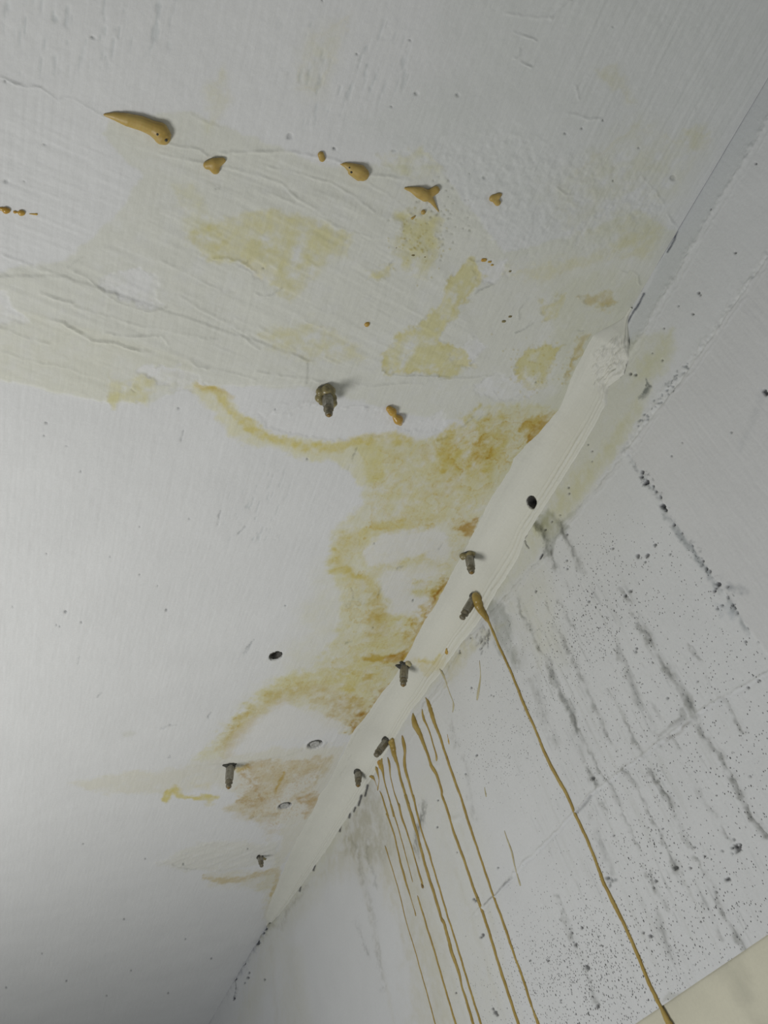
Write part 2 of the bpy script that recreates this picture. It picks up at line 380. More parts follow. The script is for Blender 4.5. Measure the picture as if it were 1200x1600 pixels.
for pg in ([(568, 860), (600, 838), (650, 828), (692, 832), (702, 852), (692, 880), (640, 868), (600, 882), (575, 880)],
           [(600, 890), (650, 885), (700, 895), (690, 905), (640, 912), (640, 925), (600, 930), (590, 910)],
           [(608, 925), (660, 930), (682, 945), (665, 962), (630, 968), (612, 958)],
           [(372, 1180), (395, 1125), (440, 1102), (490, 1100), (528, 1125), (540, 1140), (500, 1150), (460, 1152), (410, 1170)]):
    i, d = C.poly(pg, 10, 4, 30); C.mix(i, smooth(6, -5, d) * .85 * np.clip(1 + .5 * C.n5[i], 0, 1), (.745, .745, .725))
C.stain([(620, 870), (700, 875), (705, 900), (640, 905)], YEL, .35, 12, 10, 5, .7)
C.stain([(640, 912), (702, 905), (690, 935), (650, 930)], YEL, .5, 8, 8, 5, .6)
C.run([(703, 905, 3), (693, 920, 7), (684, 938, 8), (672, 962, 9), (658, 985, 8), (645, 1005, 5), (628, 1032, 4)], AMB, 6, .65, 4, 4, 3, .6)
C.run([(698, 906), (682, 932), (666, 962), (648, 990)], BRN, 4, .7, 3.5, 4, 4, .9)
C.run([(692, 910, 8), (676, 936, 12), (658, 964, 12), (640, 990, 8)], AMB, 9, .6, 6, 6, 5, .9)
C.run([(600, 1076, 4), (586, 1098, 8), (566, 1120, 12), (548, 1136, 8)], BRN, 8, .5, 4, 6, 5, .9)
C.run([(862, 640, 5), (846, 664, 8), (830, 684, 10)], BRN, 8, .45, 4, 5, 5, .9)
C.stain([(600, 965), (645, 960), (665, 972), (640, 1010), (600, 1075), (570, 1110), (545, 1105), (520, 1060), (555, 1010)], YEL, .55, 14, 14, 6, .7)
C.stain([(630, 985), (660, 970), (650, 1000), (630, 1008)], AMB, .35, 6, 6, 5, .9)
C.run([(612, 1072, 3), (598, 1092, 8), (580, 1112, 14), (562, 1125, 14), (550, 1142, 8)], AMB, 8, .6, 4, 5, 5, .9)
C.run([(553, 1130), (553, 1146)], BRN, 7, .55, 3, 3, 3)
C.run([(560, 1108, 30), (520, 1090, 26), (470, 1080, 22), (430, 1095, 18), (395, 1115, 22), (368, 1145, 24), (352, 1172, 20)], TAN, 20, .60, 8, 8, 4, .55)
C.run([(545, 1060, 30), (500, 1060, 30), (450, 1075, 20), (400, 1105, 14), (372, 1130, 12)], YEL, 20, .4, 12, 9, 4, .5)
C.stain([(520, 1090), (560, 1095), (575, 1120), (550, 1135), (520, 1118)], BRN, .35, 10, 9, 6, .9)
C.stain([(565, 1028), (580, 1022), (598, 1026), (612, 1022), (630, 1018), (639, 1022), (640, 1030), (668, 1028), (666, 1035), (640, 1034), (600, 1036), (570, 1032)], AMB, .9, 2.5, 3, 2, .4)
C.stain([(600, 1030), (612, 1023), (632, 1020), (630, 1031), (605, 1034)], (.75, .5, .15), .6, 2.5, 3, 2, .4)
C.stain([(565, 1058), (575, 1052), (585, 1054), (580, 1060), (568, 1062)], AMB, .7, 2, 2, 1.5, .3)
C.stain([(540, 1078), (550, 1073), (555, 1078), (545, 1084)], YOLK, .8, 2.5, 2, 1.5, .3)
C.stain([(578, 1076), (583, 1078), (580, 1084)], AMB, .6, 2, 1, 1, .3)
# lower soaked area
C.stain([(105, 1222), (180, 1211), (280, 1200), (345, 1182), (460, 1168), (540, 1165), (520, 1215), (490, 1275), (455, 1330), (435, 1362), (425, 1430), (412, 1430), (425, 1390), (400, 1390), (440, 1330), (440, 1290), (395, 1275), (350, 1265), (380, 1245), (330, 1225), (280, 1238), (170, 1242)], (.965, .945, .85), 1, 5, 6, 3, .3)
C.stain([(372, 1195), (460, 1187), (520, 1180), (505, 1200), (450, 1225), (432, 1248), (400, 1262), (372, 1255), (385, 1240), (405, 1228), (398, 1210)], TAN, .65, 5, 7, 4, .55, .25, BRN)
C.stain([(352, 1198), (390, 1196), (392, 1202), (370, 1208)], AMB, .75, 3, 3, 2, .5)
C.run([(444, 1208, 3), (441, 1216, 4), (434, 1228, 3), (430, 1238, 4)], AMB, 3, .8, 2, 2, 1, .4)
C.run([(372, 1212), (392, 1218), (404, 1240), (410, 1252)], BRN, 4, .45, 4, 6, 4, .9)
C.stain([(462, 1250), (482, 1240), (506, 1240), (492, 1262), (478, 1280), (470, 1270), (480, 1256)], BRN, .6, 4, 6, 3, .6)
C.stain([(350, 1262), (390, 1245), (430, 1262), (420, 1290), (440, 1300), (420, 1312), (400, 1285), (370, 1278)], TAN, .5, 8, 8, 4, .6)
C.run([(520, 1180), (512, 1200), (490, 1225), (470, 1240), (440, 1262), (425, 1280)], TAN, 5, .6, 4, 5, 3, .6)
C.stain([(252, 1252), (258, 1236), (274, 1226), (281, 1232), (284, 1240), (300, 1245), (322, 1241), (345, 1245), (330, 1253), (300, 1250), (276, 1246), (270, 1240), (262, 1254)], YOLK, .85, 2.5, 3, 2, .5)
C.stain([(300, 1224), (330, 1226), (328, 1233), (305, 1232)], YOLK, .35, 5, 3, 2, .5)
C.stain([(320, 1256), (336, 1256), (322, 1260)], YOLK, .4, 3, 2, 1, .5)
C.stain([(245, 1352), (270, 1336), (300, 1322), (340, 1314), (435, 1318), (435, 1345), (400, 1352), (330, 1360), (290, 1360)], (.965, .955, .89), 1, 4, 6, 3, .3)
C.run([(318, 1372, 5), (345, 1377, 7), (380, 1374, 6), (410, 1365, 5), (436, 1360, 6), (430, 1385, 8), (424, 1400, 4)], TAN, 6, .85, 3, 3, 2, .4)
C.run([(335, 1372, 22), (420, 1378, 20), (425, 1430, 18)], (.95, .92, .80), 16, .7, 10, 6, 3, .4)
C.stain([(190, 1146), (205, 1142), (214, 1146), (205, 1151), (193, 1151)], (.9, .9, .84), .8, 3, 2, 1, .2)
# relief along stains and the lower streaks
i, d = C.poly([(245, 1352), (270, 1336), (340, 1314), (435, 1318), (435, 1345), (330, 1360)], 6, 3, 20)
C.H[i] += smooth(4, -4, d) * (.001 + .002 * C.streaks(cp(420, 1320), cp(300, 1360), .06, .012, 12)[i])

# trowel ridges and cracks (pixel traces laid on the plane)
RG = [([(0, 118), (20, 128), (42, 137), (65, 136), (80, 148), (88, 155), (95, 153), (110, 151), (130, 163), (150, 176), (165, 182)], .0016, 2.2, .5),
 ([(262, 223), (285, 229), (310, 233), (325, 243)], .0020, 2.5, .35),
 ([(345, 238), (400, 238), (460, 238), (495, 244), (520, 250), (548, 260), (570, 272), (610, 276), (640, 282)], .0022, 4, .1),
 ([(250, 240), (290, 250), (330, 258), (370, 266), (402, 274)], .0016, 3, .1),
 ([(420, 260), (467, 270), (517, 285), (550, 307), (585, 330)], .0018, 3, .0),
 ([(400, 270), (440, 287), (467, 310), (507, 337)], .0018, 3, .0),
 ([(567, 283), (600, 300), (633, 327), (647, 337)], .0012, 3, .0),
 ([(420, 300), (470, 322), (520, 350), (580, 372), (600, 372), (640, 350)], .0012, 3, .0),
 ([(7, 400), (50, 417), (107, 433)], .0020, 3, .1), ([(107, 418), (118, 408), (128, 400)], .001, 2.5, .2),
 ([(117, 423), (135, 433), (150, 445), (173, 463), (200, 477), (233, 487), (260, 480)], .0014, 2.5, .3),
 ([(63, 457), (87, 465), (113, 472)], .0026, 3.2, .28),
 ([(117, 478), (167, 493), (217, 507), (267, 517), (330, 530)], .0014, 3, .1),
 ([(77, 497), (100, 503), (123, 517), (143, 532), (173, 533), (200, 542), (233, 548)], .0036, 3.4, .4),
 ([(163, 518), (200, 524), (247, 525)], .0024, 3, .25),
 ([(0, 510), (33, 525), (77, 535)], .0022, 3, .25), ([(0, 425), (14, 430)], .002, 2.6, .2),
 ([(0, 548), (40, 560), (57, 565), (100, 572), (160, 592), (210, 604)], .0014, 3, .1),
 ([(250, 523), (263, 535)], .0022, 2.6, .2), ([(329, 526), (337, 528)], .002, 2, .3),
 ([(293, 560), (307, 570), (323, 575)], .0026, 3, .4), ([(323, 575), (367, 582), (400, 593)], .0012, 3, .1),
 ([(253, 407), (293, 427), (333, 447), (363, 460)], .0012, 3, .1),
 ([(277, 460), (320, 487), (360, 507), (400, 533), (440, 545)], .0018, 3, .1),
 ([(360, 513), (385, 530), (405, 545)], .0016, 3, .2),
 ([(335, 402), (360, 404), (385, 412), (400, 425)], .0018, 2.6, .2),
 ([(400, 458), (412, 463), (425, 460), (440, 450)], .0016, 2.4, .3),
 ([(457, 553), (487, 563)], .0018, 2.4, .3), ([(507, 558), (530, 567)], .0018, 2.4, .3),
 ([(513, 475), (519, 490)], .0014, 2.4, .2), ([(475, 498), (500, 510)], .0014, 2.4, .2),
 ([(405, 510), (430, 525), (460, 545)], .0012, 3, .1), ([(480, 405), (497, 418), (517, 418)], .001, 2.4, .1),
 ([(400, 580), (450, 587), (500, 595), (537, 595), (577, 602), (613, 600), (660, 600), (700, 590), (735, 590), (777, 585)], .0022, 3, .15),
 ([(597, 580), (612, 585), (627, 588), (667, 589), (700, 587)], .0014, 2, .4),
 ([(535, 636), (550, 635), (575, 638)], .0014, 2.2, .4), ([(400, 628), (450, 630), (520, 632)], .001, 2.6, .1),
 ([(780, 437), (768, 446), (755, 452), (742, 460)], .0014, 2.4, .4),
 ([(733, 406), (740, 410), (752, 409)], .0012, 2, .4),
 ([(607, 414), (614, 404)], .001, 2, .6), ([(805, 519), (818, 513), (832, 506)], .0012, 2, .5), ([(812, 500), (812, 485), (825, 465)], .001, 2.4, .3),
 ([(745, 655), (752, 648), (762, 647)], .0012, 2, .5), ([(718, 668), (730, 660), (740, 650)], .001, 2, .4), ([(672, 685), (680, 678), (684, 690), (700, 683)], .001, 2, .4),
 ([(773, 610), (779, 625), (790, 630), (812, 618)], .001, 2, .25),
 ([(800, 50), (820, 56), (837, 62)], .0022, 2.6, .3), ([(813, 95), (833, 103)], .0022, 2.6, .35), ([(813, 78), (812, 86), (806, 90)], .0022, 2.6, .35),
 ([(860, 30), (866, 20), (875, 12), (893, 0)], .0022, 3, .2), ([(790, 22), (830, 28), (860, 28)], .0014, 4, .0),
 ([(870, 293), (883, 303), (903, 305)], .0018, 3, .2), ([(900, 135), (903, 150), (906, 155)], .0022, 3, .2),
 ([(1000, 273), (1033, 310), (1050, 342), (1057, 355)], .0014, 3, .2), ([(890, 180), (920, 186), (945, 188)], .0016, 4, .0),
 ([(968, 423), (985, 425), (998, 430), (1001, 445)], .0014, 2.2, .25),
 ([(940, 80), (905, 150)], .001, 3, .0), ([(1040, 25), (1000, 95)], .001, 2.6, .05), ([(1088, 170), (1075, 200)], .001, 2.4, .1),
 ([(265, 1205), (330, 1194), (400, 1188), (440, 1182), (470, 1172)], .0016, 3, .1),
 ([(540, 1125), (500, 1200), (470, 1270)], .001, 3, 0), ([(392, 1276), (410, 1274), (430, 1276)], .0014, 2.4, .25),
 ([(268, 1350), (285, 1357), (305, 1358)], .002, 2.4, .3),
 ([(505, 1168), (512, 1160)], .001, 2, .3), ([(330, 250), (345, 200), (300, 180)], .0008, 4, 0)]
for pts, h, wd, crease_shade in RG: C.ridge(pts, h, wd, 1.5, crease_shade, (.42, .43, .43))
# scuffs, scratches and pinholes in the coat
SC = [((555, 710), (550, 722)), ((545, 728), (542, 742)), ((560, 700), (552, 716)), ((382, 822), (372, 835)), ((398, 1000), (385, 1020)), ((395, 1003), (380, 1022)),
      ((125, 1025), (121, 1036)), ((160, 1080), (155, 1088)), ((252, 1138), (265, 1132)), ((265, 1132), (278, 1133)), ((330, 1113), (325, 1122)),
      ((287, 675), (283, 690)), ((580, 460), (574, 468)), ((610, 574), (614, 584)), ((903, 515), (911, 516)), ((340, 820), (345, 800)), ((205, 607), (210, 612)), ((262, 1185), (266, 1182)),
      ((550, 920), (552, 935)), ((690, 850), (685, 860)), ((620, 888), (630, 884)), ((590, 930), (596, 922)), ((338, 295), (345, 291)), ((612, 238), (618, 236)), ((540, 1005), (550, 1002))]
for a, b_ in SC: C.ridge([a, b_], -.0014, 2, 2, .55, (.45, .47, .48))
for k in range(26):
    a = rng.uniform(0, 2 * math.pi); rr = rng.uniform(4, 16)
    x, y = 547 + rr * 1.4 * math.cos(a), 943 + rr * .6 * math.sin(a)
    C.ridge([(x, y), (x + rng.uniform(-8, 8), y + rng.uniform(-4, 4))], .0016, 1.6, 1, .14, (.5, .5, .5))
PH = [(72, 661, 1.8), (69, 681, 1.5), (126, 737, 1.2), (279, 638, 1.5), (104, 697, 1), (411, 419, 1.4), (38, 284, 1.2), (296, 811, 1.2), (218, 823, 1), (73, 866, 1.2), (218, 898, 1.2), (260, 953, 1.8), (172, 870, .9), (102, 956, 2.2), (127, 973, 1.6), (93, 979, 1.2), (88, 977, 1.2), (446, 947, 1.2), (246, 916, .9),
      (227, 1342, 1.2), (286, 1350, 1.5), (130, 1319, 1.2), (194, 1437, 1.6), (66, 1490, 1.2), (104, 1533, 1.5), (10, 1544, 1.6), (205, 1517, 1.2), (167, 1556, 1.4), (263, 1552, 1.5), (330, 1498, 1.4), (290, 1468, 1.2), (387, 1326, 1.2), (20, 949, 1),
      (70, 226, 1.6), (9, 284, 3), (145, 58, 2.4), (503, 1, 1), (558, 85, 1.6), (640, 63, 1.6), (650, 147, 3), (611, 167, 1.3), (7, 127, 1.6), (522, 232, 2), (453, 213, 4), (715, 148, 3), (757, 278, 2.5), (942, 188, 1.6), (909, 201, 1.6), (883, 209, 1.6), (998, 231, 1.4), (958, 283, 1.4), (1052, 278, 4), (958, 42, 1),
      (585, 849, 1.2), (645, 939, 1.2), (583, 981, 1.2), (558, 1192, 0), (838, 598, 1.2), (430, 640, 1.2), (480, 718, 1.5), (646, 938, 1)]
for x, y, r in PH:
    if r: C.spot(x, y, r, .0015, (.30, .31, .32), .8 if r < 2.4 else .35)
i = C.sel([(640, 280), (1050, 400)], 20); C.pit[i] = .10 * smooth(620, 700, C.px[i]) * smooth(230, 300, C.py[i]) * smooth(460, 400, C.py[i])
C.pit += .012
for k in range(60):   # crumbly rough patch near the small drop
    x, y = 690 + rng.normal() * 26, 330 + rng.normal() * 28
    C.spot(x, y, rng.uniform(.8, 1.8), .001, (.6, .6, .55), .7)
for k in range(70):   # specks of resin caught in the rough skim
    x, y = 650 + rng.normal() * 20, 375 + rng.normal() * 26
    C.spot(x, y, rng.uniform(.7, 1.6), -.0006, (.8, .72, .42), .8)
for k in range(90):
    x, y = 850 + rng.normal() * 34, 575 + rng.normal() * 26
    C.spot(x, y, rng.uniform(.7, 1.8), -.0004, (.86, .78, .5), .6)

# drilled holes: recess in the sheet (the lining is an object of its own)
HOLES = [('open', 431, 1025, 9.5, 6.5), ('plug', 492, 1163, 11, 6.5), ('plug', 445, 1259, 9.5, 6.5)]
for kind, x, y, rx, ry in HOLES:
    c = on_ceil(x, y); i = C.sel([(x, y)], 40)
    r = rx * np.linalg.norm(c - CAM) / F
    d = np.hypot(C.U[i] - c[0], C.V[i] - c[1])
    m = smooth(r * 1.12, r * .92, d)
    C.H[i] -= m * (.022 if kind == 'open' else .0042)
    C.mix(i, smooth(r * 1.18, r * 1.1, d), (.26, .26, .25) if kind == 'open' else (.5, .5, .49))
    if kind == 'plug': C.H[i] += .0012 * np.exp(-((d - r * 1.35) / (r * .2)) ** 2)

ceiling, CP, CQ = C.build('ceiling', M_ceiling)
ceiling['kind'] = 'structure'
ceiling['label'] = 'white painted concrete ceiling with cream skim coat and yellow leak stains'

# ------------------------------------------------------------------ the wall sheet
za = on_wall(1000, 1595)[2]; zb = on_wall(1200, 1460)[2]; ZE = (za + zb) / 2
wys = spaced(-1.8, 5.2, lambda y: .1 if (y < -.35 or y > 3.5) else .02 if (y < .05 or y > 3.15) else px_step(lambda t: (WX, t, CEIL - .25), y, GS, .0009, .02))
wzs = spaced(ZE, CEIL, lambda z: .0017)
ZZ, YY = np.meshgrid(wzs, wys, indexing='ij')
P = np.stack([np.full_like(ZZ, WX), YY, ZZ], -1); N = np.zeros_like(P); N[..., 0] = -1
S = Surf(P, N, YY, ZZ, (.655, .665, .668))
S.H += .0005 * S.n1 + .00015 * S.n3
vert = S.streaks((0, 0), (0, 1), .09, .0045, 21)
S.H += .0002 * vert
LINE2 = [(1260, 318), (1200, 400), (1080, 570), (1040, 612), (1010, 660), (980, 705), (940, 752), (900, 800), (868, 838), (845, 868), (822, 890), (790, 930), (740, 985), (700, 1045), (650, 1115), (590, 1200), (520, 1325), (430, 1445)]
LINE1 = [(1260, 95), (1200, 190), (1150, 270), (1100, 350), (1060, 425), (1030, 470), (1000, 525), (975, 565)]
# top strip beside the ceiling: board edge set back from the wall face, shade painted in
i, d = S.poly([(1300, -80), (1300, 30)] + LINE1 + [(960, 560), (1010, 450), (1060, 350), (1200, 110)], 2, 1, 20)
m = smooth(3, -3, d); S.H[i] -= m * .0012; S.mul(i, m * .9, (.91, .925, .925))
# rough fins left by the form joints
def fin(pts, h, wd, rough, white=.25):
    i, d = S.line(pts, 0, 3, 2, 20)
    g = np.exp(-(d / wd) ** 2)
    S.H[i] += g * (h + rough * S.n3[i] + rough * .7 * S.n1[i])
    S.mix(i, g * white, (.76, .77, .77))
fin(LINE1, .0014, 5, .0016); fin(LINE2[:6], .0014, 6, .0022, .35)
S.ridge([(x + 9, y + 5) for x, y in LINE1], .0018, 2, 1); S.ridge([(x + 10, y + 6) for x, y in LINE2[:6]], .0018, 2, 1)
# grime caught in fin
for k in range(46):
    t = rng.uniform(0, 1); x = 1075 - t * 75 + rng.normal() * 4; y = 570 + t * 95 + rng.normal() * 5
    S.spot(x, y, rng.uniform(.8, 2.2), .001, (.4, .42, .44), .8)
for pts in ([(1052, 590, 4), (1062, 584, 3), (1040, 600, 2)], [(1010, 618, 1), (1016, 606, 5), (1004, 620, 3)], [(1013, 592, 1), (1017, 604, 3)]):
    S.run(pts, (.35, .37, .38), 3, .8, 2.5, 4, 4, .9)
# smeared yellow-cream strip between the fillet and the seam
S.stain([(950, 560), (1000, 520), (1055, 515), (1048, 560), (1030, 590), (1005, 640), (975, 690), (905, 782), (850, 855), (790, 922), (740, 980), (690, 1050), (640, 1118), (592, 1198), (520, 1330), (430, 1445), (405, 1475), (425, 1430), (575, 1225), (660, 1080), (760, 940), (830, 815), (943, 630)], (.955, .95, .84), 1, 7, 8, 4, .35)
S.stain([(950, 690), (985, 640), (1000, 620), (1000, 645), (930, 750), (880, 810), (830, 850), (850, 800)], (.93, .91, .70), .6, 12, 10, 5, .5)
S.stain([(1000, 560), (1050, 515), (1055, 540), (1020, 590), (990, 600)], (.93, .92, .74), .6, 12, 10, 5, .4)
S.stain([(690, 1040), (750, 985), (790, 975), (740, 1020), (700, 1070)], (.90, .86, .66), .55, 6, 8, 5, .6)
S.stain([(785, 925), (850, 880), (870, 960), (880, 1040), (840, 1040), (810, 970)], (.95, .94, .84), .6, 18, 12, 4, .4)
S.stain([(540, 1275), (585, 1215), (605, 1270), (650, 1330), (700, 1500), (720, 1620), (640, 1620), (640, 1450), (590, 1370), (500, 1370)], (.93, .91, .83), .75, 22, 14, 5, .4)
S.stain([(545, 1290), (580, 1225), (600, 1260), (615, 1330), (590, 1350), (540, 1330)], (.80, .79, .73), .75, 14, 12, 6, .6)
S.stain([(410, 1450), (500, 1360), (560, 1300), (500, 1400), (440, 1480), (400, 1600), (370, 1600)], (.95, .94, .86), .6, 14, 10, 4, .4)
S.stain([(440, 1470), (470, 1480), (490, 1620), (440, 1620)], (.95, .94, .88), .7, 12, 5, 2, .3)
S.stain([(600, 1260), (690, 1180), (760, 1320), (800, 1600), (690, 1620)], (.975, .97, .92), .8, 25, 12, 4, .4)
# seam line below
for pts in ([(980, 705), (940, 752), (912, 782), (903, 795), (885, 815), (868, 838)], [(848, 866), (844, 873), (830, 885), (812, 905), (790, 932)], [(790, 932), (765, 958), (740, 988), (720, 1012)], [(720, 1015), (700, 1045), (690, 1062), (650, 1118), (640, 1130)]):
    S.ridge(pts, -.0012, 2.2, 2, .38, (.55, .55, .50))
    S.ridge([(x + 5, y + 5) for x, y in pts], .0014, 3, 2)
S.ridge([(704, 1065), (672, 1110), (655, 1138), (640, 1160)], .0014, 2.4, 1.5)
# smooth panel to the right of the open joint
JNT = [(978, 702), (987, 713), (997, 730), (1005, 738), (1012, 753), (1022, 762), (1033, 777), (1045, 805), (1067, 833), (1083, 853), (1100, 880), (1110, 893), (1125, 915), (1138, 933), (1153, 957), (1172, 984), (1200, 1020), (1240, 1075)]
i, d = S.poly([(1300, 300), (1200, 405), (1080, 575), (980, 705)] + JNT[1:] + [(1300, 1075)], 1.5, 1, 20)
S.H[i] += smooth(2, -2, d) * .0022
g = S.streaks((1, 0), (1, -.55), .05, .003, 22); S.H[i] += smooth(2, -20, d) * .00025 * g[i]
S.mul(i, smooth(2, -2, d) * .8, (.965, .955, .95))
S.run([(x - 3, y + 2, 8 if 820 < y < 960 else 5) for x, y in JNT[:-2]], (.62, .64, .65), 5, .7, 5, 4, 3, .8)
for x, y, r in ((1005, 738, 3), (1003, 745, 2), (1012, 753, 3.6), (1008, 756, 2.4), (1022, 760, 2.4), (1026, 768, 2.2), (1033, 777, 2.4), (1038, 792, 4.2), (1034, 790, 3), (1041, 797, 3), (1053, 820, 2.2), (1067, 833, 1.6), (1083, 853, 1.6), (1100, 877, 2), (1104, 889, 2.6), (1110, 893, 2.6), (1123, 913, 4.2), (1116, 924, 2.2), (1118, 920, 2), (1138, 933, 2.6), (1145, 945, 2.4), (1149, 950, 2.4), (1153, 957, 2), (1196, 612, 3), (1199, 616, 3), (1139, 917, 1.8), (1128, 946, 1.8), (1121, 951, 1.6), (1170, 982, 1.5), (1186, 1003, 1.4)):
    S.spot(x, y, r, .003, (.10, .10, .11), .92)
for k in range(150):
    t_ = rng.random() ** .9 * (len(JNT) - 4); a_ = int(t_); f_ = t_ - a_
    x = JNT[a_][0] * (1 - f_) + JNT[a_ + 1][0] * f_ + rng.normal() * 5 - 3; y = JNT[a_][1] * (1 - f_) + JNT[a_ + 1][1] * f_ + rng.normal() * 3
    if 700 < y < 720 or 800 < y < 860: op_ = .25
    else: op_ = .6
    a = rng.uniform(0, 6.28); L_ = rng.uniform(1.5, 5)
    S.run([(x, y, .6), (x + L_ * math.cos(a), y + L_ * math.sin(a), .6)], (.28, .29, .30), 1, op_, 1.5, 2, 2, .8)
S.run([(1130, 905), (1148, 920), (1160, 925)], (.6, .62, .64), 8, .6, 7, 6, 5, .9)
S.run([(1120, 945), (1140, 960)], (.66, .7, .74), 10, .6, 7, 6, 5, .9)
S.run([(1195, 612), (1180, 660), (1160, 700)], (.88, .89, .9), 6, .6, 8, 3, 2, .5)
# board joints: grey streaks running down the wall
GRY = (.58, .58, .555)
ST = [([(967, 917, 1), (982, 935, 2), (997, 973, 6), (1013, 993, 10), (1030, 1027, 7), (1050, 1057, 9), (1073, 1090, 10), (1087, 1127, 9), (1100, 1153, 8), (1123, 1177, 7), (1137, 1202, 5), (1160, 1247, 5), (1180, 1287, 4), (1200, 1312, 5)], .8, .003),
 ([(807, 937, 1), (823, 977, 3), (843, 1013, 4), (863, 1053, 7), (880, 1093, 7), (900, 1127, 5), (917, 1160, 4), (933, 1197, 3), (950, 1227, 3), (963, 1250, 3), (977, 1283, 2), (990, 1310, 3), (1003, 1333, 3), (1017, 1367, 5), (1033, 1400, 8), (1047, 1425, 3)], .62, .002),
 ([(853, 943, 1), (867, 980, 3), (893, 1027, 3), (910, 1067, 6), (927, 1093, 4), (940, 1127, 5), (963, 1172, 2)], .5, .002),
 ([(838, 810, 8), (850, 833, 9), (858, 865, 9), (866, 878, 4), (877, 900, 3), (886, 917, 6)], .75, 0),
 ([(870, 815, 5), (887, 847, 7), (900, 872, 6), (913, 895, 5)], .6, 0),
 ([(963, 1000, 3), (973, 1033, 8), (990, 1073, 10), (1013, 1120, 6), (1033, 1167, 2)], .42, 0),
 ([(1017, 1095, 1), (1040, 1137, 2), (1063, 1170, 2)], .5, .001),
 ([(1013, 1200, 2), (1040, 1243, 8), (1050, 1262, 6), (1057, 1280, 4), (1070, 1305, 5), (1083, 1327, 3)], .7, .002),
 ([(1087, 1343, 3), (1113, 1387, 6), (1133, 1427, 5), (1150, 1458, 7), (1162, 1485, 4)], .65, .002),
 ([(950, 1080, 1), (960, 1100, 2), (975, 1120, 4), (987, 1143, 3), (1003, 1180, 4)], .6, .0015),
 ([(973, 1200, 4), (993, 1230, 3), (1017, 1277, 3), (1033, 1310, 3), (1048, 1340, 3), (1056, 1356, 10), (1064, 1364, 3)], .7, .0015),
 ([(1130, 1093, 1), (1150, 1123, 3), (1163, 1147, 5)], .55, .0015),
 ([(1077, 1007, 1), (1110, 1060, 1), (1130, 1093, 1)], .6, .001),
 ([(1077, 1207, 2), (1100, 1253, 2), (1127, 1293, 2), (1140, 1313, 5)], .55, .001),
 ([(870, 1400, 1), (883, 1440, 2), (900, 1480, 6), (907, 1500, 2), (920, 1537, 2), (933, 1577, 4)], .5, .001),
 ([(1025, 1425, 5), (1033, 1445, 8), (1042, 1475, 9), (1053, 1500, 5)], .45, 0),
 ([(917, 1200, 2), (928, 1220, 7), (935, 1228, 2)], .7, 0), ([(940, 1255, 2), (947, 1268, 3)], .6, 0),
 ([(893, 1100, 6), (900, 1130, 10), (905, 1170, 12), (912, 1190, 4)], .38, 0), ([(835, 1060, 12), (845, 1110, 14), (870, 1160, 10)], .28, 0),
 ([(928, 1270, 8), (940, 1320, 10), (955, 1370, 10)], .25, 0), ([(870, 935, 1), (888, 965, 2), (897, 985, 1)], .5, 0),
 ([(1060, 1370, 1), (1080, 1405, 3)], .5, 0), ([(785, 1300, 1), (775, 1360, 1)], .0, 0),
 ([(1083, 1375, 1), (1130, 1470, 2)], .4, 0), ([(665, 1260, 3), (655, 1290, 5), (652, 1340, 5)], .45, 0),
 ([(662, 1250, 2), (658, 1275, 8), (650, 1330, 5)], .35, 0), ([(554, 1310, 2), (575, 1400, 3), (590, 1470, 2), (600, 1545, 4)], .3, .001),
 ([(573, 1310, 2), (578, 1350, 4), (590, 1390, 2)], .3, 0), ([(556, 1442, 3), (560, 1455, 1), (575, 1495, 3)], .4, 0),
 ([(725, 1180, 2), (735, 1240, 4), (745, 1280, 3)], .25, 0), ([(700, 1118, 1), (712, 1155, 2), (716, 1165, 4)], .35, 0)]
for pts, op, dep in ST:
    S.run([(p[0], p[1], p[2] * 1.1) for p in pts], GRY, 4, op * .85, 5, 4, 4, .9)
    S.run([(p[0] + 1, p[1], max(p[2] * .25, .6)) for p in pts], (.50, .51, .52), 1, op * .6, 1.6, 4, 3, 1.4)
    if dep:
        S.ridge([p[:2] for p in pts], -dep, 3, 3); S.ridge([(p[0] + 5, p[1] - 2) for p in pts], dep * .5, 3, 3)
i, d = S.poly([(790, 930), (830, 900), (960, 890), (1040, 1000), (1200, 1300), (1180, 1480), (960, 1580), (880, 1400)], 20, 8, 60)
vs2 = S.streaks((0, 0), (0, 1), .045, .0030, 31); vs3 = S.streaks((0, 0), (0, 1), .12, .007, 32)
S.mul(i, np.clip(smooth(60, -40, d) * smooth(.25, .6, vs2[i]) * np.clip(.5 + 1.3 * S.n1[i], 0, 1) * .55, 0, 1), (.62, .63, .62))
S.mul(i, np.clip(smooth(60, -40, d) * smooth(.1, .6, vs3[i]) * .4, 0, 1), (.86, .86, .83))
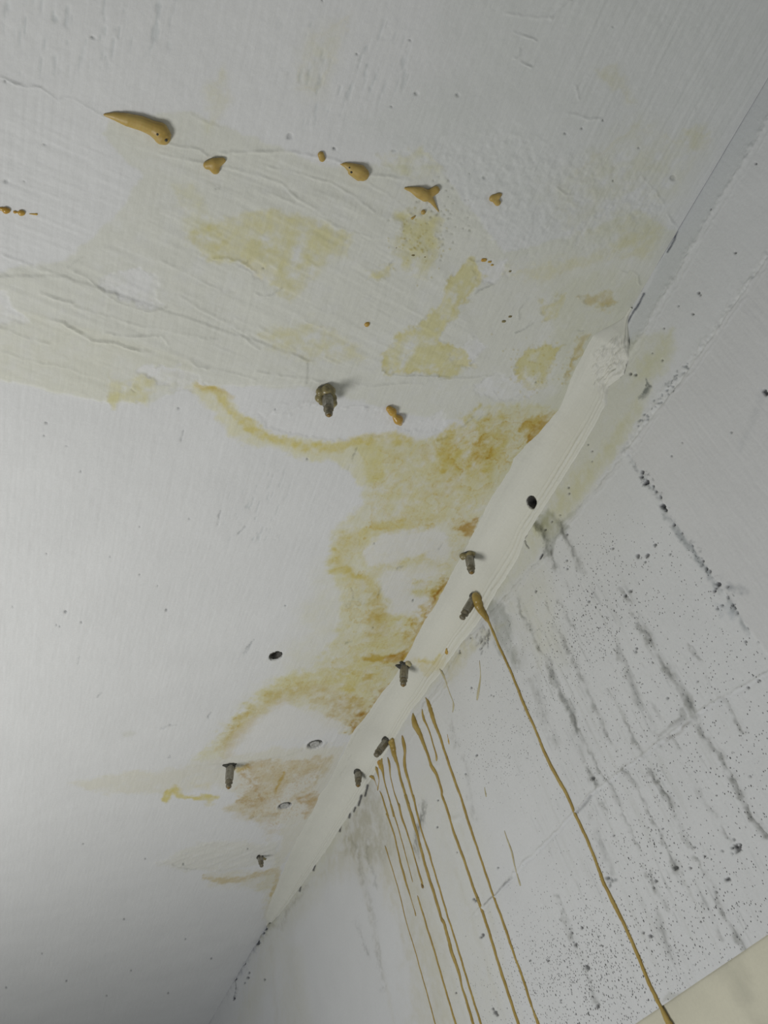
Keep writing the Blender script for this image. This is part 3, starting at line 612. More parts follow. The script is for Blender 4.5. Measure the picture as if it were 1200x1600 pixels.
for x, y, r in ((1056, 1357, 4), (1153, 1327, 5), (1148, 1322, 3), (1156, 1321, 3), (899, 1477, 3), (918, 1513, 3.2), (915, 1510, 2), (933, 1573, 3), (926, 1217, 3), (1138, 1374, 3.6), (1134, 1375, 2.4), (1078, 1357, 2.4), (1025, 1377, 2.4), (1021, 1388, 2), (893, 1458, 2), (909, 1450, 2.2), (1016, 1463, 3), (1005, 1458, 2.2), (1012, 868, 3.4), (996, 869, 3.2), (1023, 852, 2.4), (977, 931, 2.6), (985, 924, 2.2), (1008, 878, 1.6), (1047, 866, 1.6), (957, 857, 1.6), (920, 940, 1.8), (837, 924, 1.6), (994, 1013, 1.8), (993, 1019, 1.8), (1020, 1036, 1.3), (1043, 1091, 1.8), (1165, 1003, 2), (1169, 1075, 2), (1186, 1063, 2), (1090, 1065, 1.5), (1088, 1290, 0), (1172, 1213, 1.6), (959, 1306, 1.8), (1035, 1295, 1.4), (1012, 1293, 1.4), (1119, 1394, 1.8), (1101, 1338, 1.8), (1085, 1324, 1.8), (1120, 1408, 0), (754, 1461, 2.8), (751, 1465, 1.8), (773, 1582, 3), (770, 1577, 2.4), (776, 1586, 2.2), (740, 1405, 2), (743, 1408, 1.8), (828, 1501, 1.6), (856, 1501, 1.8), (712, 1552, 1.5), (876, 1563, 1.4), (1123, 1012, 0), (776, 1253, 0), (744, 1181, 1.5), (727, 1210, 1.4), (684, 1251, 1.4), (683, 1293, 1.6), (692, 1257, 0), (778, 1356, 1.4), (714, 1332, 1), (575, 1400, 0), (993, 586, 2.2), (985, 584, 2.2), (1000, 595, 0), (1035, 563, 1.5), (1019, 552, 1), (1091, 458, 2), (1094, 461, 1.5), (1083, 491, 1.8), (1060, 478, 1.2), (1037, 513, 1.2), (919, 695, 1.2), (925, 721, 1), (896, 699, 0), (919, 595, 0), (925, 705, 1.2), (1051, 713, 1.2), (1145, 676, 1.3), (1148, 1500, 0), (1068, 692, 1), (1110, 327, 1.6), (1181, 256, 1.6), (1149, 395, 1.8), (888, 762, 1.6), (889, 771, 1.4), (875, 805, 1.2), (852, 828, 1.6), (862, 815, 1.4), (886, 835, 1.4), (885, 876, 1.6), (886, 889, 1.6), (718, 1020, 1.8), (718, 1017, 1.2), (736, 1075, 1.6), (771, 1088, 1.2), (767, 1086, 1), (745, 1180, 1), (735, 997, 1.2), (1188, 1550, 0)):
    if r: S.spot(x, y, r, .002, (.12, .12, .12), .85)  # dent plus its inner shade painted dark
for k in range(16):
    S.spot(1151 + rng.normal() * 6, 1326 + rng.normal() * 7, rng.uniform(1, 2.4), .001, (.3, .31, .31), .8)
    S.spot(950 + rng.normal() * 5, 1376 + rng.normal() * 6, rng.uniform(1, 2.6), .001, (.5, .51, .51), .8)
# damp grey smears, and a painted wall shadow beside the long run
DAMP = (.66, .67, .63)
def z5(l): return [(780 + x / 7.5, 740 + y / 7.5) for x, y in l]
S.stain(z5([(415, 560), (450, 500), (560, 400), (620, 470), (690, 580), (740, 560), (820, 640), (760, 720), (700, 720), (640, 850), (610, 960), (560, 970), (530, 900), (550, 800), (500, 740), (440, 620)]), DAMP, .85, 2.5, 3, 2, .35)
S.run(z5([(450, 590), (500, 690), (550, 780)]), (.7, .7, .7), 6, .6, 3, 2, 1)
S.run(z5([(620, 470), (720, 640), (760, 720)]), (.72, .72, .70), 5, .6, 3, 2, 1)
S.run([(875, 818), (895, 800), (905, 790)], DAMP, 3, .6, 3, 3, 2)
S.stain([(756, 934), (772, 936), (790, 950), (803, 978), (800, 1010), (812, 1045), (800, 1050), (782, 1015), (770, 985), (764, 960)], (.70, .71, .68), .85, 5, 6, 3, .5)  # shadow on the wall, painted grey
S.stain([(800, 1010), (818, 1015), (822, 1040), (806, 1044)], (.75, .75, .71), .6, 6, 5, 3, .6)
for k in range(26):   # crumbled dark scratches beside the long run
    x, y = 756 + rng.normal() * 5, 998 + rng.normal() * 9
    S.ridge([(x, y), (x + rng.uniform(-5, 2), y + rng.uniform(2, 8))], -.0018, 1.4, 1.5, .6, (.25, .25, .26))
S.run([(763, 985), (764, 1000), (762, 1012)], (.2, .2, .21), 1.4, .9, 1.4, 2, 2)
# ridge crossing the wall
HR = [(742, 1430), (760, 1412), (800, 1370), (822, 1345), (870, 1300), (897, 1270), (925, 1240), (960, 1215), (990, 1190), (1010, 1175), (1035, 1155), (1070, 1128), (1130, 1090), (1200, 1052), (1260, 1020)]
S.ridge(HR, .0045, 3.4, 1); S.ridge([(x + 2, y + 4) for x, y in HR], -.0008, 2, 1.5, .18)
S.run([(757, 1413), (775, 1396), (800, 1371)], (.3, .3, .3), 1.5, .8, 1.8, 1, 1, .5)
S.run([(900, 1271, 3), (915, 1256, 3), (925, 1243, 2)], (.45, .45, .45), 2, .7, 2.5, 2, 1)
S.run([(1030, 1148, 2), (1052, 1130, 5), (1068, 1120, 6), (1066, 1108, 4)], (.6, .6, .58), 4, .8, 3, 3, 2)
S.run([(1040, 1155, 3), (1062, 1143, 3), (1075, 1128, 3)], (.62, .6, .56), 4, .7, 3, 3, 2)
S.ridge([(1045, 1152), (1075, 1132)], .003, 3, 1); S.ridge([(1040, 1140), (1068, 1120)], .003, 2.4, 1)
S.ridge([(990, 1234), (1030, 1228), (1080, 1222), (1130, 1215)], .0008, 2.4, 2)
for x, y, a in ((711, 1281, .0016), (716, 1278, .0014), (680, 1192, .0016), (684, 1197, .0016)):
    i = S.sel([(x, y)], 16); d = np.hypot(S.px[i] - x, S.py[i] - y); S.H[i] += a * np.exp(-(d / 4.5) ** 2)
# faint vertical runs, left of the drips
for x0, x1, y0, y1, c in ((560, 615, 1330, 1600, .5), (590, 640, 1310, 1500, .5), (545, 575, 1305, 1420, .4), (425, 432, 1480, 1600, .5), (605, 700, 1350, 1620, .35), (640, 690, 1340, 1520, .4), (668, 730, 1400, 1600, .4), (700, 790, 1320, 1600, .3), (720, 820, 1290, 1600, .35)):
    S.run([(x0, y0, 2), ((x0 + x1) / 2, (y0 + y1) / 2, 4), (x1, y1, 2)], (.92, .90, .84), 3, c, 5, 3, 1, .5)
    S.ridge([(x0 + 4, y0), (x1 + 4, y1)], .0006, 2, 1)
# open crevices along the joint with the ceiling
CREV = [[(1057, 362), (1053, 374), (1047, 386), (1042, 393)], [(1006, 458), (998, 476), (989, 490), (981, 505), (976, 518)]]
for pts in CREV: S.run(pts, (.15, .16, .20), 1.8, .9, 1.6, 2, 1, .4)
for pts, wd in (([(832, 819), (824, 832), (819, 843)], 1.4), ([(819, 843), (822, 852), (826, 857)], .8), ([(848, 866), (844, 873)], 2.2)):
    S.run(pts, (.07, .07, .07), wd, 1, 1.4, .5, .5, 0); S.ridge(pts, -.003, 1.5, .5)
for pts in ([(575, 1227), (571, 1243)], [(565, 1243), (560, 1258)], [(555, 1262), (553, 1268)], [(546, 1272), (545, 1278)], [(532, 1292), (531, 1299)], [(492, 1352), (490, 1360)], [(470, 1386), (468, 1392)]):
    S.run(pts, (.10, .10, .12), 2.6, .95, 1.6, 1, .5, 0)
# broken arris at the lower left
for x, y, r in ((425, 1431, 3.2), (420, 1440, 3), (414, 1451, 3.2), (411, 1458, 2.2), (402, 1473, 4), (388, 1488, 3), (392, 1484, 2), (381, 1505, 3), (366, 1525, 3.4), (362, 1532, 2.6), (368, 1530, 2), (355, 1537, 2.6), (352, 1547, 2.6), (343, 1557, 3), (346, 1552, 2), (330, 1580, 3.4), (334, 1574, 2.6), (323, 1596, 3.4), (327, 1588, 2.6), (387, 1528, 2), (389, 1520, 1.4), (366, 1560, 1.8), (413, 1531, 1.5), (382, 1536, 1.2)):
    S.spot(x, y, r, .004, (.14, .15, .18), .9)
S.run([(366, 1526), (369, 1545), (366, 1562)], (.35, .36, .38), 1.6, .8, 2, 2, 2)
S.run([(428, 1432, 8), (400, 1475, 8), (366, 1526, 8), (340, 1562, 7), (322, 1600, 7)], (.62, .63, .66), 7, .7, 5, 5, 4, .8)
S.run([(420, 1445, 5), (440, 1450, 4), (450, 1425, 3), (480, 1385, 3)], (.72, .70, .64), 5, .5, 5, 4, 3, .8)
# pinholes of the concrete: how thickly they stand
lowr = smooth(760, 1000, S.px) * smooth(700, 900, S.py)
S.pit = .08 + .10 * smooth(560, 760, S.px) * smooth(760, 900, S.py) + .14 * lowr * (1 + .8 * S.n1)
for x, y, r, a in ((860, 1000, 90, .14), (930, 970, 60, .25), (950, 850, 60, .12), (820, 1500, 90, .12), (930, 1480, 80, .2), (900, 1580, 120, .32), (1110, 1420, 80, .2), (1020, 1330, 50, .2), (780, 1180, 60, .22), (800, 1100, 90, .1), (980, 1540, 80, .15), (1100, 1100, 80, .05), (560, 1500, 90, .06), (1030, 1230, 90, .1), (1160, 1220, 70, .12)):
    S.pit += a * np.exp(-((S.px - x) ** 2 + (S.py - y) ** 2) / r ** 2)
i, d = S.poly([(1300, 300), (1200, 405), (1080, 575), (980, 705)] + JNT[1:] + [(1300, 1075)], 1.5, 1, 20)
S.pit[i] *= 1 - .85 * smooth(6, -4, d)
S.pit[S.py < 700] *= .5
# chipped grey patch at the paint edge
S.stain([(1032, 1566), (1044, 1548), (1056, 1552), (1066, 1550), (1060, 1558)], (.78, .78, .74), .9, 2, 2, 1, .2)
wall, WP, WQ = S.build('wall_right', M_wall)
wall['kind'] = 'structure'
wall['label'] = 'white painted pitted concrete wall with grey vertical board marks'

# bare concrete below the paint
bys = spaced(-1.8, 5.2, lambda y: .008 if .5 < y < 2.2 else .05)
bzs = np.r_[np.linspace(.0, ZE - .3, 12)[:-1], np.arange(ZE - .3, ZE + .012, .006)]
ZZ, YY = np.meshgrid(bzs, bys, indexing='ij')
P = np.stack([np.full_like(ZZ, WX + .002), YY, ZZ], -1); N = np.zeros_like(P); N[..., 0] = -1
B = Surf(P, N, YY, ZZ, (.62, .60, .48))
mt = fbm(B.U, B.V, 9, 4, 41)
B.C *= (1 + .14 * mt)[:, None]; B.C *= 1 - .12 * smooth(.15, .5, fbm(B.U, B.V, 14, 4, 42))[:, None]
B.H += .0008 * B.n1; B.pit += .05
B.run([(1130, 1500, 3), (1145, 1525, 5), (1170, 1560, 2)], (.86, .87, .87), 4, .6, 6, 5, 3)
base, _, _ = B.build('wall_base', M_bare)
base['kind'] = 'structure'; base['label'] = 'bare beige concrete at the foot of the painted wall'

# ------------------------------------------------------------------ the mortar fillet over the corner
LE = [(412, 1452), (424, 1400), (440, 1362), (462, 1310), (485, 1270), (520, 1205), (548, 1148), (585, 1098), (612, 1062), (640, 1012), (655, 985), (678, 945), (702, 905), (722, 868), (742, 828), (775, 764), (803, 716), (842, 676), (872, 640), (890, 600), (905, 560), (925, 525), (955, 500), (985, 480)]
RE = [(418, 1448), (445, 1420), (490, 1358), (530, 1298), (560, 1252), (576, 1226), (600, 1182), (618, 1152), (640, 1118), (665, 1082), (690, 1050), (715, 1015), (745, 975), (765, 945), (790, 905), (812, 868), (822, 838), (840, 810), (862, 778), (885, 742), (908, 704), (930, 668), (946, 636), (952, 605), (975, 585), (985, 555), (990, 520), (998, 488)]
lw = np.array([on_ceil(*p) for p in LE]); rw = np.array([on_wall(*p) for p in RE])
lo = lw[np.argsort(lw[:, 1])]; ro = rw[np.argsort(rw[:, 1])]
y0 = max(lo[0, 1], ro[0, 1]); y1 = min(lo[-1, 1], ro[-1, 1])
fy = spaced(y0, y1, lambda y: px_step(lambda t: (WX, t, CEIL), y, 1.5, .0009, .01))
xl = np.interp(fy, lo[:, 1], lo[:, 0]); zr = np.interp(fy, ro[:, 1], ro[:, 2])
xl += .006 * fbm(fy, fy * 0, 14, 5, 51); zr = zr + .004 * fbm(fy, fy * 0, 20, 5, 52)
env = smooth(0, .05, fy - y0) * smooth(0, .05, y1 - fy)
xl = WX - (WX - xl) * (.03 + .97 * env); zr = CEIL - (CEIL - zr) * (.03 + .97 * env)
xl = np.minimum(xl, WX - .003); zr = np.minimum(zr, CEIL - .003)
ko = np.minimum(.006, np.minimum(WX - xl, CEIL - zr) * .3)
T = np.linspace(0, 1, 84)
A0 = np.stack([xl, fy, np.full_like(fy, CEIL)], -1)[:, None]; A2 = np.stack([np.full_like(fy, WX), fy, zr], -1)[:, None]
K = np.stack([WX - ko, fy, CEIL - ko], -1)[:, None]
t = T[None, :, None]
P = (1 - t) ** 2 * A0 + 2 * t * (1 - t) * K + t * t * A2
tg = 2 * (1 - t) * (K - A0) + 2 * t * (A2 - K)
N = np.stack([tg[..., 2], tg[..., 0] * 0, -tg[..., 0]], -1); N /= np.linalg.norm(N, axis=-1, keepdims=True)
N = np.where((N[..., 0:1] + N[..., 2:3]) > 0, -N, N)
arc = np.cumsum(np.r_[0, np.full(len(T) - 1, 1)]) / len(T)
UU = np.broadcast_to(fy[:, None], P.shape[:2]); VV = np.broadcast_to((arc * .14)[None], P.shape[:2])
D = Surf(P, N, UU.copy(), VV.copy(), (.70, .70, .63))
tt = np.broadcast_to(T[None], P.shape[:2]).ravel()
D.H += .0011 * smooth(0, .14, tt) * smooth(1, .96, tt) - .0016 * (1 - smooth(0, .03, tt) * smooth(1, .98, tt))
D.H += .0004 * D.n1 + .00022 * fbm(D.U / .12, D.V / .008, 1, 3, 54)
for tc, a, wd in ((.86, .0018, .016), (.79, .0009, .014), (.93, .0010, .012)):
    k = .5 + .5 * fbm(D.U, D.U * 0, 9, 3, int(tc * 100)); wob = tc + .03 * fbm(D.U, D.U * 0, 6, 3, 60 + int(tc * 100))
    D.H += a * np.clip(k * 1.6, 0, 1.4) * np.exp(-((tt - wob) / wd) ** 2)
for pts in ([(942, 627), (923, 660), (900, 690), (877, 733), (852, 775), (838, 797)], [(838, 797), (822, 815), (816, 835)], [(800, 880), (770, 925)], [(610, 1040), (575, 1110), (545, 1165)]):
    D.ridge(pts, .0016, 2.5, 1, .12, (.6, .6, .55))
i, d = D.poly([(930, 560), (960, 530), (990, 530), (990, 570), (955, 600), (945, 625), (935, 600)], 4, 3, 30)
D.H[i] += smooth(8, -4, d) * (.002 + .0016 * D.n3[i] + .005 * D.n5[i]); D.mix(i, smooth(8, -4, d) * .5, (.72, .715, .66))
for k in range(14):
    x, y = 955 + rng.normal() * 15, 565 + rng.normal() * 18
    D.ridge([(x, y), (x + rng.uniform(-7, 7), y + rng.uniform(-12, 12))], .003, 1.8, 1, .12)
D.stain([(640, 1030), (668, 1028), (672, 1040), (700, 1020), (695, 1040), (668, 1060), (655, 1042)], (.93, .88, .70), .8, 5, 5, 3, .5)
D.run([(656, 1032, 4), (666, 1034, 4), (680, 1036, 3), (690, 1022, 2)], YOLK, 3, .6, 3, 3, 2)
for pts in ([(575, 1227), (571, 1243)], [(565, 1243), (560, 1258)]): D.run(pts, (.10, .10, .12), 2.6, .95, 1.6, 1, .5, 0)
D.ridge([(548, 1180), (543, 1188), (552, 1190)], .0016, 2, 1, .2); D.ridge([(540, 1195), (530, 1212)], .001, 2, 1, .1)
I = np.arange(len(fy) * len(T)).reshape(len(fy), -1)
FQ0 = np.stack([I[:-1, :-1], I[:-1, 1:], I[1:, 1:], I[1:, :-1]], -1).reshape(-1, 4)
bvh0 = BVHTree.FromPolygons((D.P + D.N * D.H[:, None]).tolist(), FQ0.tolist())
hit = bvh0.ray_cast(Vector(CAM), Vector(ray(831, 785)))
FH = (np.array(hit[0]), np.array(hit[1])) if hit[0] is not None else None
if FH is not None:
    ax_ = FH[1] if FH[1] @ ray(831, 785) < 0 else -FH[1]
    for o_, P_, n_ in ((ceiling, CP, np.array([0, 0, 1.])), (wall, WP, np.array([1., 0, 0]))):
        rel = P_ - FH[0]; al = rel @ ax_; dd = np.linalg.norm(rel - al[:, None] * ax_, axis=1)
        hit_ = (dd < 13 * np.linalg.norm(FH[0] - CAM) / F) & (np.abs(al) < .06)
        P_[hit_] += n_ * .045
        o_.data.vertices.foreach_set('co', P_.astype(np.float32).ravel()); o_.data.update()
    d = np.linalg.norm(D.P - FH[0], axis=1); r = 9 * np.linalg.norm(FH[0] - CAM) / F
    m = smooth(r * 1.15, r * .9, d); D.H -= m * .030; ii = np.arange(len(D.H)); D.mix(ii, smooth(r * 1.2, r * 1.14, d), (.17, .165, .15))
fillet, FP, FQ = D.build('mortar_fillet', M_mortar)
fillet['label'] = 'smooth cream mortar fillet troweled along the joint of ceiling and wall'; fillet['category'] = 'mortar'

# ------------------------------------------------------------------ placing things on the sheets
plain = BVHTree.FromPolygons(FP.tolist(), FQ.tolist())
def land(px, py):
    """where the sight line meets ceiling, wall or fillet, with the normal there"""
    d = ray(px, py); best = None
    tc = HC / d[2] if d[2] > 0 else 1e9; tw = WX / d[0] if d[0] > 0 else 1e9
    if tc < tw: best = (tc, np.array([0, 0, -1.]))
    else: best = (tw, np.array([-1., 0, 0]))
    h = plain.ray_cast(Vector(CAM), Vector(d))
    if h[0] is not None and h[3] < best[0] + .01:
        n = np.array(h[1]); n = -n if n @ d > 0 else n
        best = (h[3], n)
    return CAM + d * best[0], best[1]
def mpp(p): return np.linalg.norm(p - CAM) / F        # metres per pixel there

def link(name, me, mat, parent=None, loc=None):
    if mat: me.materials.clear(); me.materials.append(mat)
    me.polygons.foreach_set('use_smooth', [True] * len(me.polygons))
    o = bpy.data.objects.new(name, me); scene.collection.objects.link(o)
    if loc is not None: o.location = loc
    if parent: o.parent = parent
    return o
def tag(o, label, cat, group=None):
    o['label'] = label; o['category'] = cat
    if group: o['group'] = group
    return o

def bm_sphere(bm, c, r, nrm, squash=1.0, seg=10):
    q = Vector(nrm).to_track_quat('Z', 'Y').to_matrix().to_4x4()
    mat = Matrix.Translation(Vector(c)) @ q @ Matrix.Diagonal((r, r, r * squash, 1))
    bmesh.ops.create_icosphere(bm, subdivisions=2, radius=1, matrix=mat)

def fused(bm, voxel, smooth_it=4):
    """fuse a heap of balls into one skin"""
    me = bpy.data.meshes.new('tmp'); bm.to_mesh(me); bm.free()
    o = bpy.data.objects.new('tmp', me); scene.collection.objects.link(o)
    r = o.modifiers.new('r', 'REMESH'); r.mode = 'VOXEL'; r.voxel_size = voxel
    s = o.modifiers.new('s', 'SMOOTH'); s.iterations = smooth_it; s.factor = .5
    dg = bpy.context.evaluated_depsgraph_get(); dg.update()
    out = bpy.data.meshes.new_from_object(o.evaluated_get(dg))
    bpy.data.objects.remove(o); bpy.data.meshes.remove(me)
    return out

def blob(name, chains, mat, label, squash=.75, lift=.35, voxel=.0009, holes=(), group=None):
    """a lump of hardened resin stuck to the sheet; chains of (px, py, radius px)"""
    bm = bmesh.new(); cen = None
    for ch in chains:
        if len(ch) == 1: ch = ch * 2
        for p, q in zip(ch[:-1], ch[1:]):
            L = math.hypot(q[0] - p[0], q[1] - p[1]); n = max(1, int(L / max(1.2, min(p[2], q[2]) * .45)))
            for k in range(n + 1):
                f = k / n; x, y, r = (p[j] + (q[j] - p[j]) * f for j in range(3))
                c, nn = land(x, y); r *= mpp(c)
                if cen is None: cen = c
                bm_sphere(bm, c + nn * r * lift, r, nn, squash)
    me = fused(bm, voxel, 3)
    me.transform(Matrix.Translation(-Vector(cen)))
    o = link(name, me, mat, loc=cen); tag(o, label, 'resin', group)
    for (x, y, r) in holes:
        c, nn = land(x, y); rr = r * mpp(c)
        h = None
        loc = Vector(cen); d = Vector(ray(x, y))
        b = BVHTree.FromPolygons([tuple(v.co + loc) for v in me.vertices], [tuple(p.vertices) for p in me.polygons])
        hh = b.ray_cast(Vector(CAM), d)
        if hh[0] is None: continue
        b2 = bmesh.new(); bmesh.ops.create_icosphere(b2, subdivisions=2, radius=rr)
        m2 = bpy.data.meshes.new('air_hole'); b2.to_mesh(m2); b2.free()
        link('air_hole', m2, M_dark, o, hh[0] - loc - hh[1] * rr * -.0)  # dark ball stands in for the shade inside the pinhole
    return o

HG = 'hardened resin lumps along the ceiling crack'
blob('resin_lump', [[(163, 179, 2), (180, 181, 6), (200, 186, 9.5), (220, 191, 10.5), (238, 198, 10.5), (249, 203, 13), (253, 210, 13), (257, 218, 7)],
                    [(185, 187, 3.5), (205, 193, 4.5), (222, 199, 5), (236, 206, 5), (246, 213, 6)]], M_foam,
     'large amber slug-shaped resin lump with two pinholes on the ceiling, upper left', holes=[(246, 210, 1.7), (259.5, 219, 2.2)])
blob('resin_lump', [[(324, 257, 6.5), (334, 255, 9), (348, 250, 4.5)], [(334, 258, 9), (336, 264, 7)]], M_foam, 'amber rounded triangular resin lump just right of the slug-shaped one')
blob('resin_lump', [[(501, 241, 5), (503, 247, 5)]], M_foam, 'tiny round amber resin bead left of the teardrop lump', voxel=.0006)
blob('resin_lump', [[(532, 256, 1.6), (540, 257, 4), (550, 262, 8), (561, 267, 11), (566, 271, 10)], [(548, 268, 5), (560, 277, 5)]], M_foam,
     'amber teardrop resin lump with a dimple and pointed left end', holes=[(549, 269, 1.8), (546, 262, 1.2)])
blob('resin_lump', [[(633, 294, 2), (645, 296, 5), (656, 300, 9), (664, 304, 9.5), (670, 302, 7), (680, 296, 6.5)], [(668, 306, 7), (675, 314, 4), (680, 322, 2.4), (686, 332, 1)]], M_foam,
     'amber fish-shaped resin lump with a thin drawn-out tail')
blob('resin_lump', [[(769, 309, 5.5), (777, 306, 5), (781, 304, 3)], [(770, 308, 5), (777, 316, 5)]], M_foam, 'small amber heart-shaped resin bead, rightmost on the ceiling crack', voxel=.0006)
blob('resin_drop', [[(661, 331, 3.8)]], M_foam, 'tiny amber drop just under the fish-shaped lump', voxel=.0005)
blob('resin_drop', [[(648, 338, 1.4), (644, 341, 2.2)]], M_foam, 'speck of amber resin left of the tiny drop under the fish-shaped lump', voxel=.0005)
blob('resin_drop', [[(9, 328, 5), (12, 328, 4)], [(-2, 326, 2), (3, 326, 3)]], M_orange, 'brown resin drop cut by the left edge of the photo', voxel=.0006)
blob('resin_drop', [[(33, 332, 4.5), (35, 332, 4)], [(23, 331, 2.4), (25, 331, 2)]], M_orange, 'brown resin drop with a small bead on its left, second from the left edge', voxel=.0006)
blob('resin_drop', [[(46, 334, .8), (57, 334.5, 1.7)]], M_orange, 'hair-thin resin bead right of the two brown drops at the left edge', voxel=.0004)
blob('resin_drop', [[(573, 506, 4.4), (574, 505, 3.5)]], M_orange, 'single orange resin drop standing alone above the row of cracks', voxel=.0006)
blob('resin_lump', [[(607, 637, 5), (612, 641, 7), (615, 646, 4.5)], [(617, 650, 5), (621, 653, 8), (625, 661, 3.5)]], M_orange, 'double orange glassy resin blob right of the coated packer', squash=.9, lift=.6, voxel=.0006)
for x, y, r, l in ((618, 387, 2.2, 'resin speck, upper left of the speck cluster on the yellow patch'), (631, 399, 3, 'flat ochre resin speck, left of the lowest pair in the cluster'), (645, 398.5, 3, 'flat ochre resin speck, middle of the cluster under the yellow patch'), (650, 398.5, 2.4, None), (665, 401, 2.6, 'ochre resin speck, right end of the cluster under the yellow patch'), (756, 406, 4, 'brown resin bead at the left end of the short chain of beads'), (765, 409, 2.6, 'small brown resin bead in the middle of the chain'), (769, 414, 2.2, 'smallest brown resin bead at the lower end of the chain'), (787, 502, 3, 'ochre resin speck, lower of the isolated pair'), (797, 494.5, 2.6, 'ochre resin speck, upper of the isolated pair'), (797, 424, 2, 'ochre resin speck below the right end of the bead chain')):
    if l: blob('resin_speck', [[(x - r * .4, y, r * .8), (x + r * .4, y, r * .8)]], M_dirty if 'brown' not in l else M_orange, l, squash=.4, lift=.2, voxel=.0005, group='small resin specks on the ceiling')
blob('resin_drop', [[(698, 1015, 2.6), (698, 1020, 3)]], M_orange, 'small orange resin drop on the cream fillet', squash=.4, lift=.2, voxel=.0006)

# ---- drips running down the wall
def catmull(pts, step):
    P_ = [pts[0]] + list(pts) + [pts[-1]]; out = []
    for k in range(1, len(P_) - 2):
        a, b, c, d = (np.array(P_[k + j], float) for j in (-1, 0, 1, 2))
        L = np.linalg.norm((c - b)[:2]); n = max(1, int(L / step))
        for j in range(n):
            t_ = j / n
            p = .5 * (2 * b + (c - a) * t_ + (2 * a - 5 * b + 4 * c - d) * t_ ** 2 + (3 * b - a - 3 * c + d) * t_ ** 3)
            out.append(p)
    out.append(np.array(pts[-1], float)); return out
def drip(name, pts, mat, label, thick=.55, parent=None, group=None, wob=.12):
    pts = catmull(pts, 4.0); n = len(pts); NS = 9
    pos = []; nor = []; rad = []
    for k, (x, y, w_) in enumerate(pts):
        x += .35 * math.sin(k * .9 + x * .01) * min(1, w_ / 5)
        c, nn = land(x, y); pos.append(c); nor.append(nn)
        rad.append(max(w_, 1.2) / 2 * mpp(c) * 1.05 * (1 + wob * math.sin(k * 1.7 + x) * .5 + wob * random.uniform(-.5, .5)))
    pos = np.array(pos); nor = np.array(nor)
    for _ in range(3):
        nor[1:-1] = (nor[:-2] + nor[1:-1] * 2 + nor[2:]) / 4; pos[1:-1] = (pos[:-2] + pos[1:-1] * 2 + pos[2:]) / 4
    bm = bmesh.new(); rings = []
    o0 = pos[0].copy()
    for k in range(n):
        tn = pos[min(k + 1, n - 1)] - pos[max(k - 1, 0)]; tn /= np.linalg.norm(tn) + 1e-12
        sd = np.cross(tn, nor[k]); sd /= np.linalg.norm(sd)
        nn = nor[k] / np.linalg.norm(nor[k])
        r = rad[k] * (.55 if k in (0, n - 1) else 1)
        ring = []
        for j in range(NS):
            a = math.pi * 2 * j / NS
            hgt = math.sin(a); hh = r * thick * hgt if hgt > 0 else .0012 * hgt
            ring.append(bm.verts.new(pos[k] - o0 + sd * r * math.cos(a) + nn * (hh + .0003)))
        rings.append(ring)
    for a, b in zip(rings[:-1], rings[1:]):
        for j in range(NS): bm.faces.new((a[j], a[(j + 1) % NS], b[(j + 1) % NS], b[j]))
    bm.faces.new(rings[0][::-1]); bm.faces.new(rings[-1])
    bmesh.ops.recalc_face_normals(bm, faces=bm.faces)
    me = bpy.data.meshes.new(name); bm.to_mesh(me); bm.free()
    o = link(name, me, mat, parent, o0)
    if parent: o.location = Vector(o0) - parent.location
    if label: tag(o, label, 'drip', group)
    return o
def z1(l): return [(560 + x / 6, 1080 + y / 6, w_) for x, y, w_ in l]
def z2(l): return [(560 + x / 6, 1240 + y / 6, w_) for x, y, w_ in l]
def z3(l): return [(640 + x / 5.4545, 1400 + y / 5.4545, w_) for x, y, w_ in l]
D1 = [(744, 934, 15), (747, 945, 16), (756, 957, 12.5), (762, 967, 8.5), (766, 977, 5), (771, 987, 5.5), (777, 1003, 5), (800, 1053, 5), (820, 1103, 6), (837, 1140, 5), (850, 1173, 6), (866, 1206, 6.5), (887, 1243, 6.5), (898, 1270, 6), (917, 1310, 6), (933, 1350, 6), (944, 1381, 7), (949, 1390, 6), (960, 1413, 8), (977, 1447, 6.5), (1000, 1500, 6.5), (1013, 1533, 6.5), (1028, 1564, 7), (1032, 1572, 6), (1040, 1588, 9), (1052, 1612, 13), (1062, 1634, 9)]
drip('resin_drip', D1, M_drip, 'longest ochre resin run, from the upper bent packer down to the bare concrete')
drip('resin_drip', z1([(630, 60, 3), (640, 85, 5), (665, 120, 9), (690, 200, 10), (712, 290, 8), (760, 400, 6.5), (800, 530, 5.5), (850, 680, 5.5), (920, 880, 5.5), (980, 1040, 5)]) + z2([(985, 110, 5.5), (1045, 300, 5.5), (1110, 490, 5), (1160, 640, 5)]) + z3([(715, 0, 4.5), (780, 170, 5), (850, 370, 5.5), (900, 520, 4.5), (960, 680, 5), (1030, 900, 5), (1045, 950, 3), (1085, 1050, 6), (1115, 1140, 6)]), M_drip, 'long ochre run, second longest, reaching the lower photo edge right of the others')
drip('resin_drip', z1([(512, 205, 4), (518, 260, 11), (532, 310, 14.5), (562, 360, 12), (600, 450, 9), (640, 560, 6.5), (668, 640, 6), (690, 712, 7.5), (735, 775, 7), (790, 960, 5.5)]) + z2([(780, 0, 5.5), (850, 190, 6), (872, 280, 5), (900, 370, 6), (960, 530, 6), (1020, 700, 5.5), (1080, 880, 6), (1140, 1040, 6)]) + z3([(575, 0, 6), (635, 170, 6), (690, 340, 6), (740, 510, 5.5), (790, 670, 6), (850, 850, 6), (930, 1091, 6.5), (955, 1160, 6)]), M_drip, 'ochre run that starts in the widest flat teardrop below the fillet')
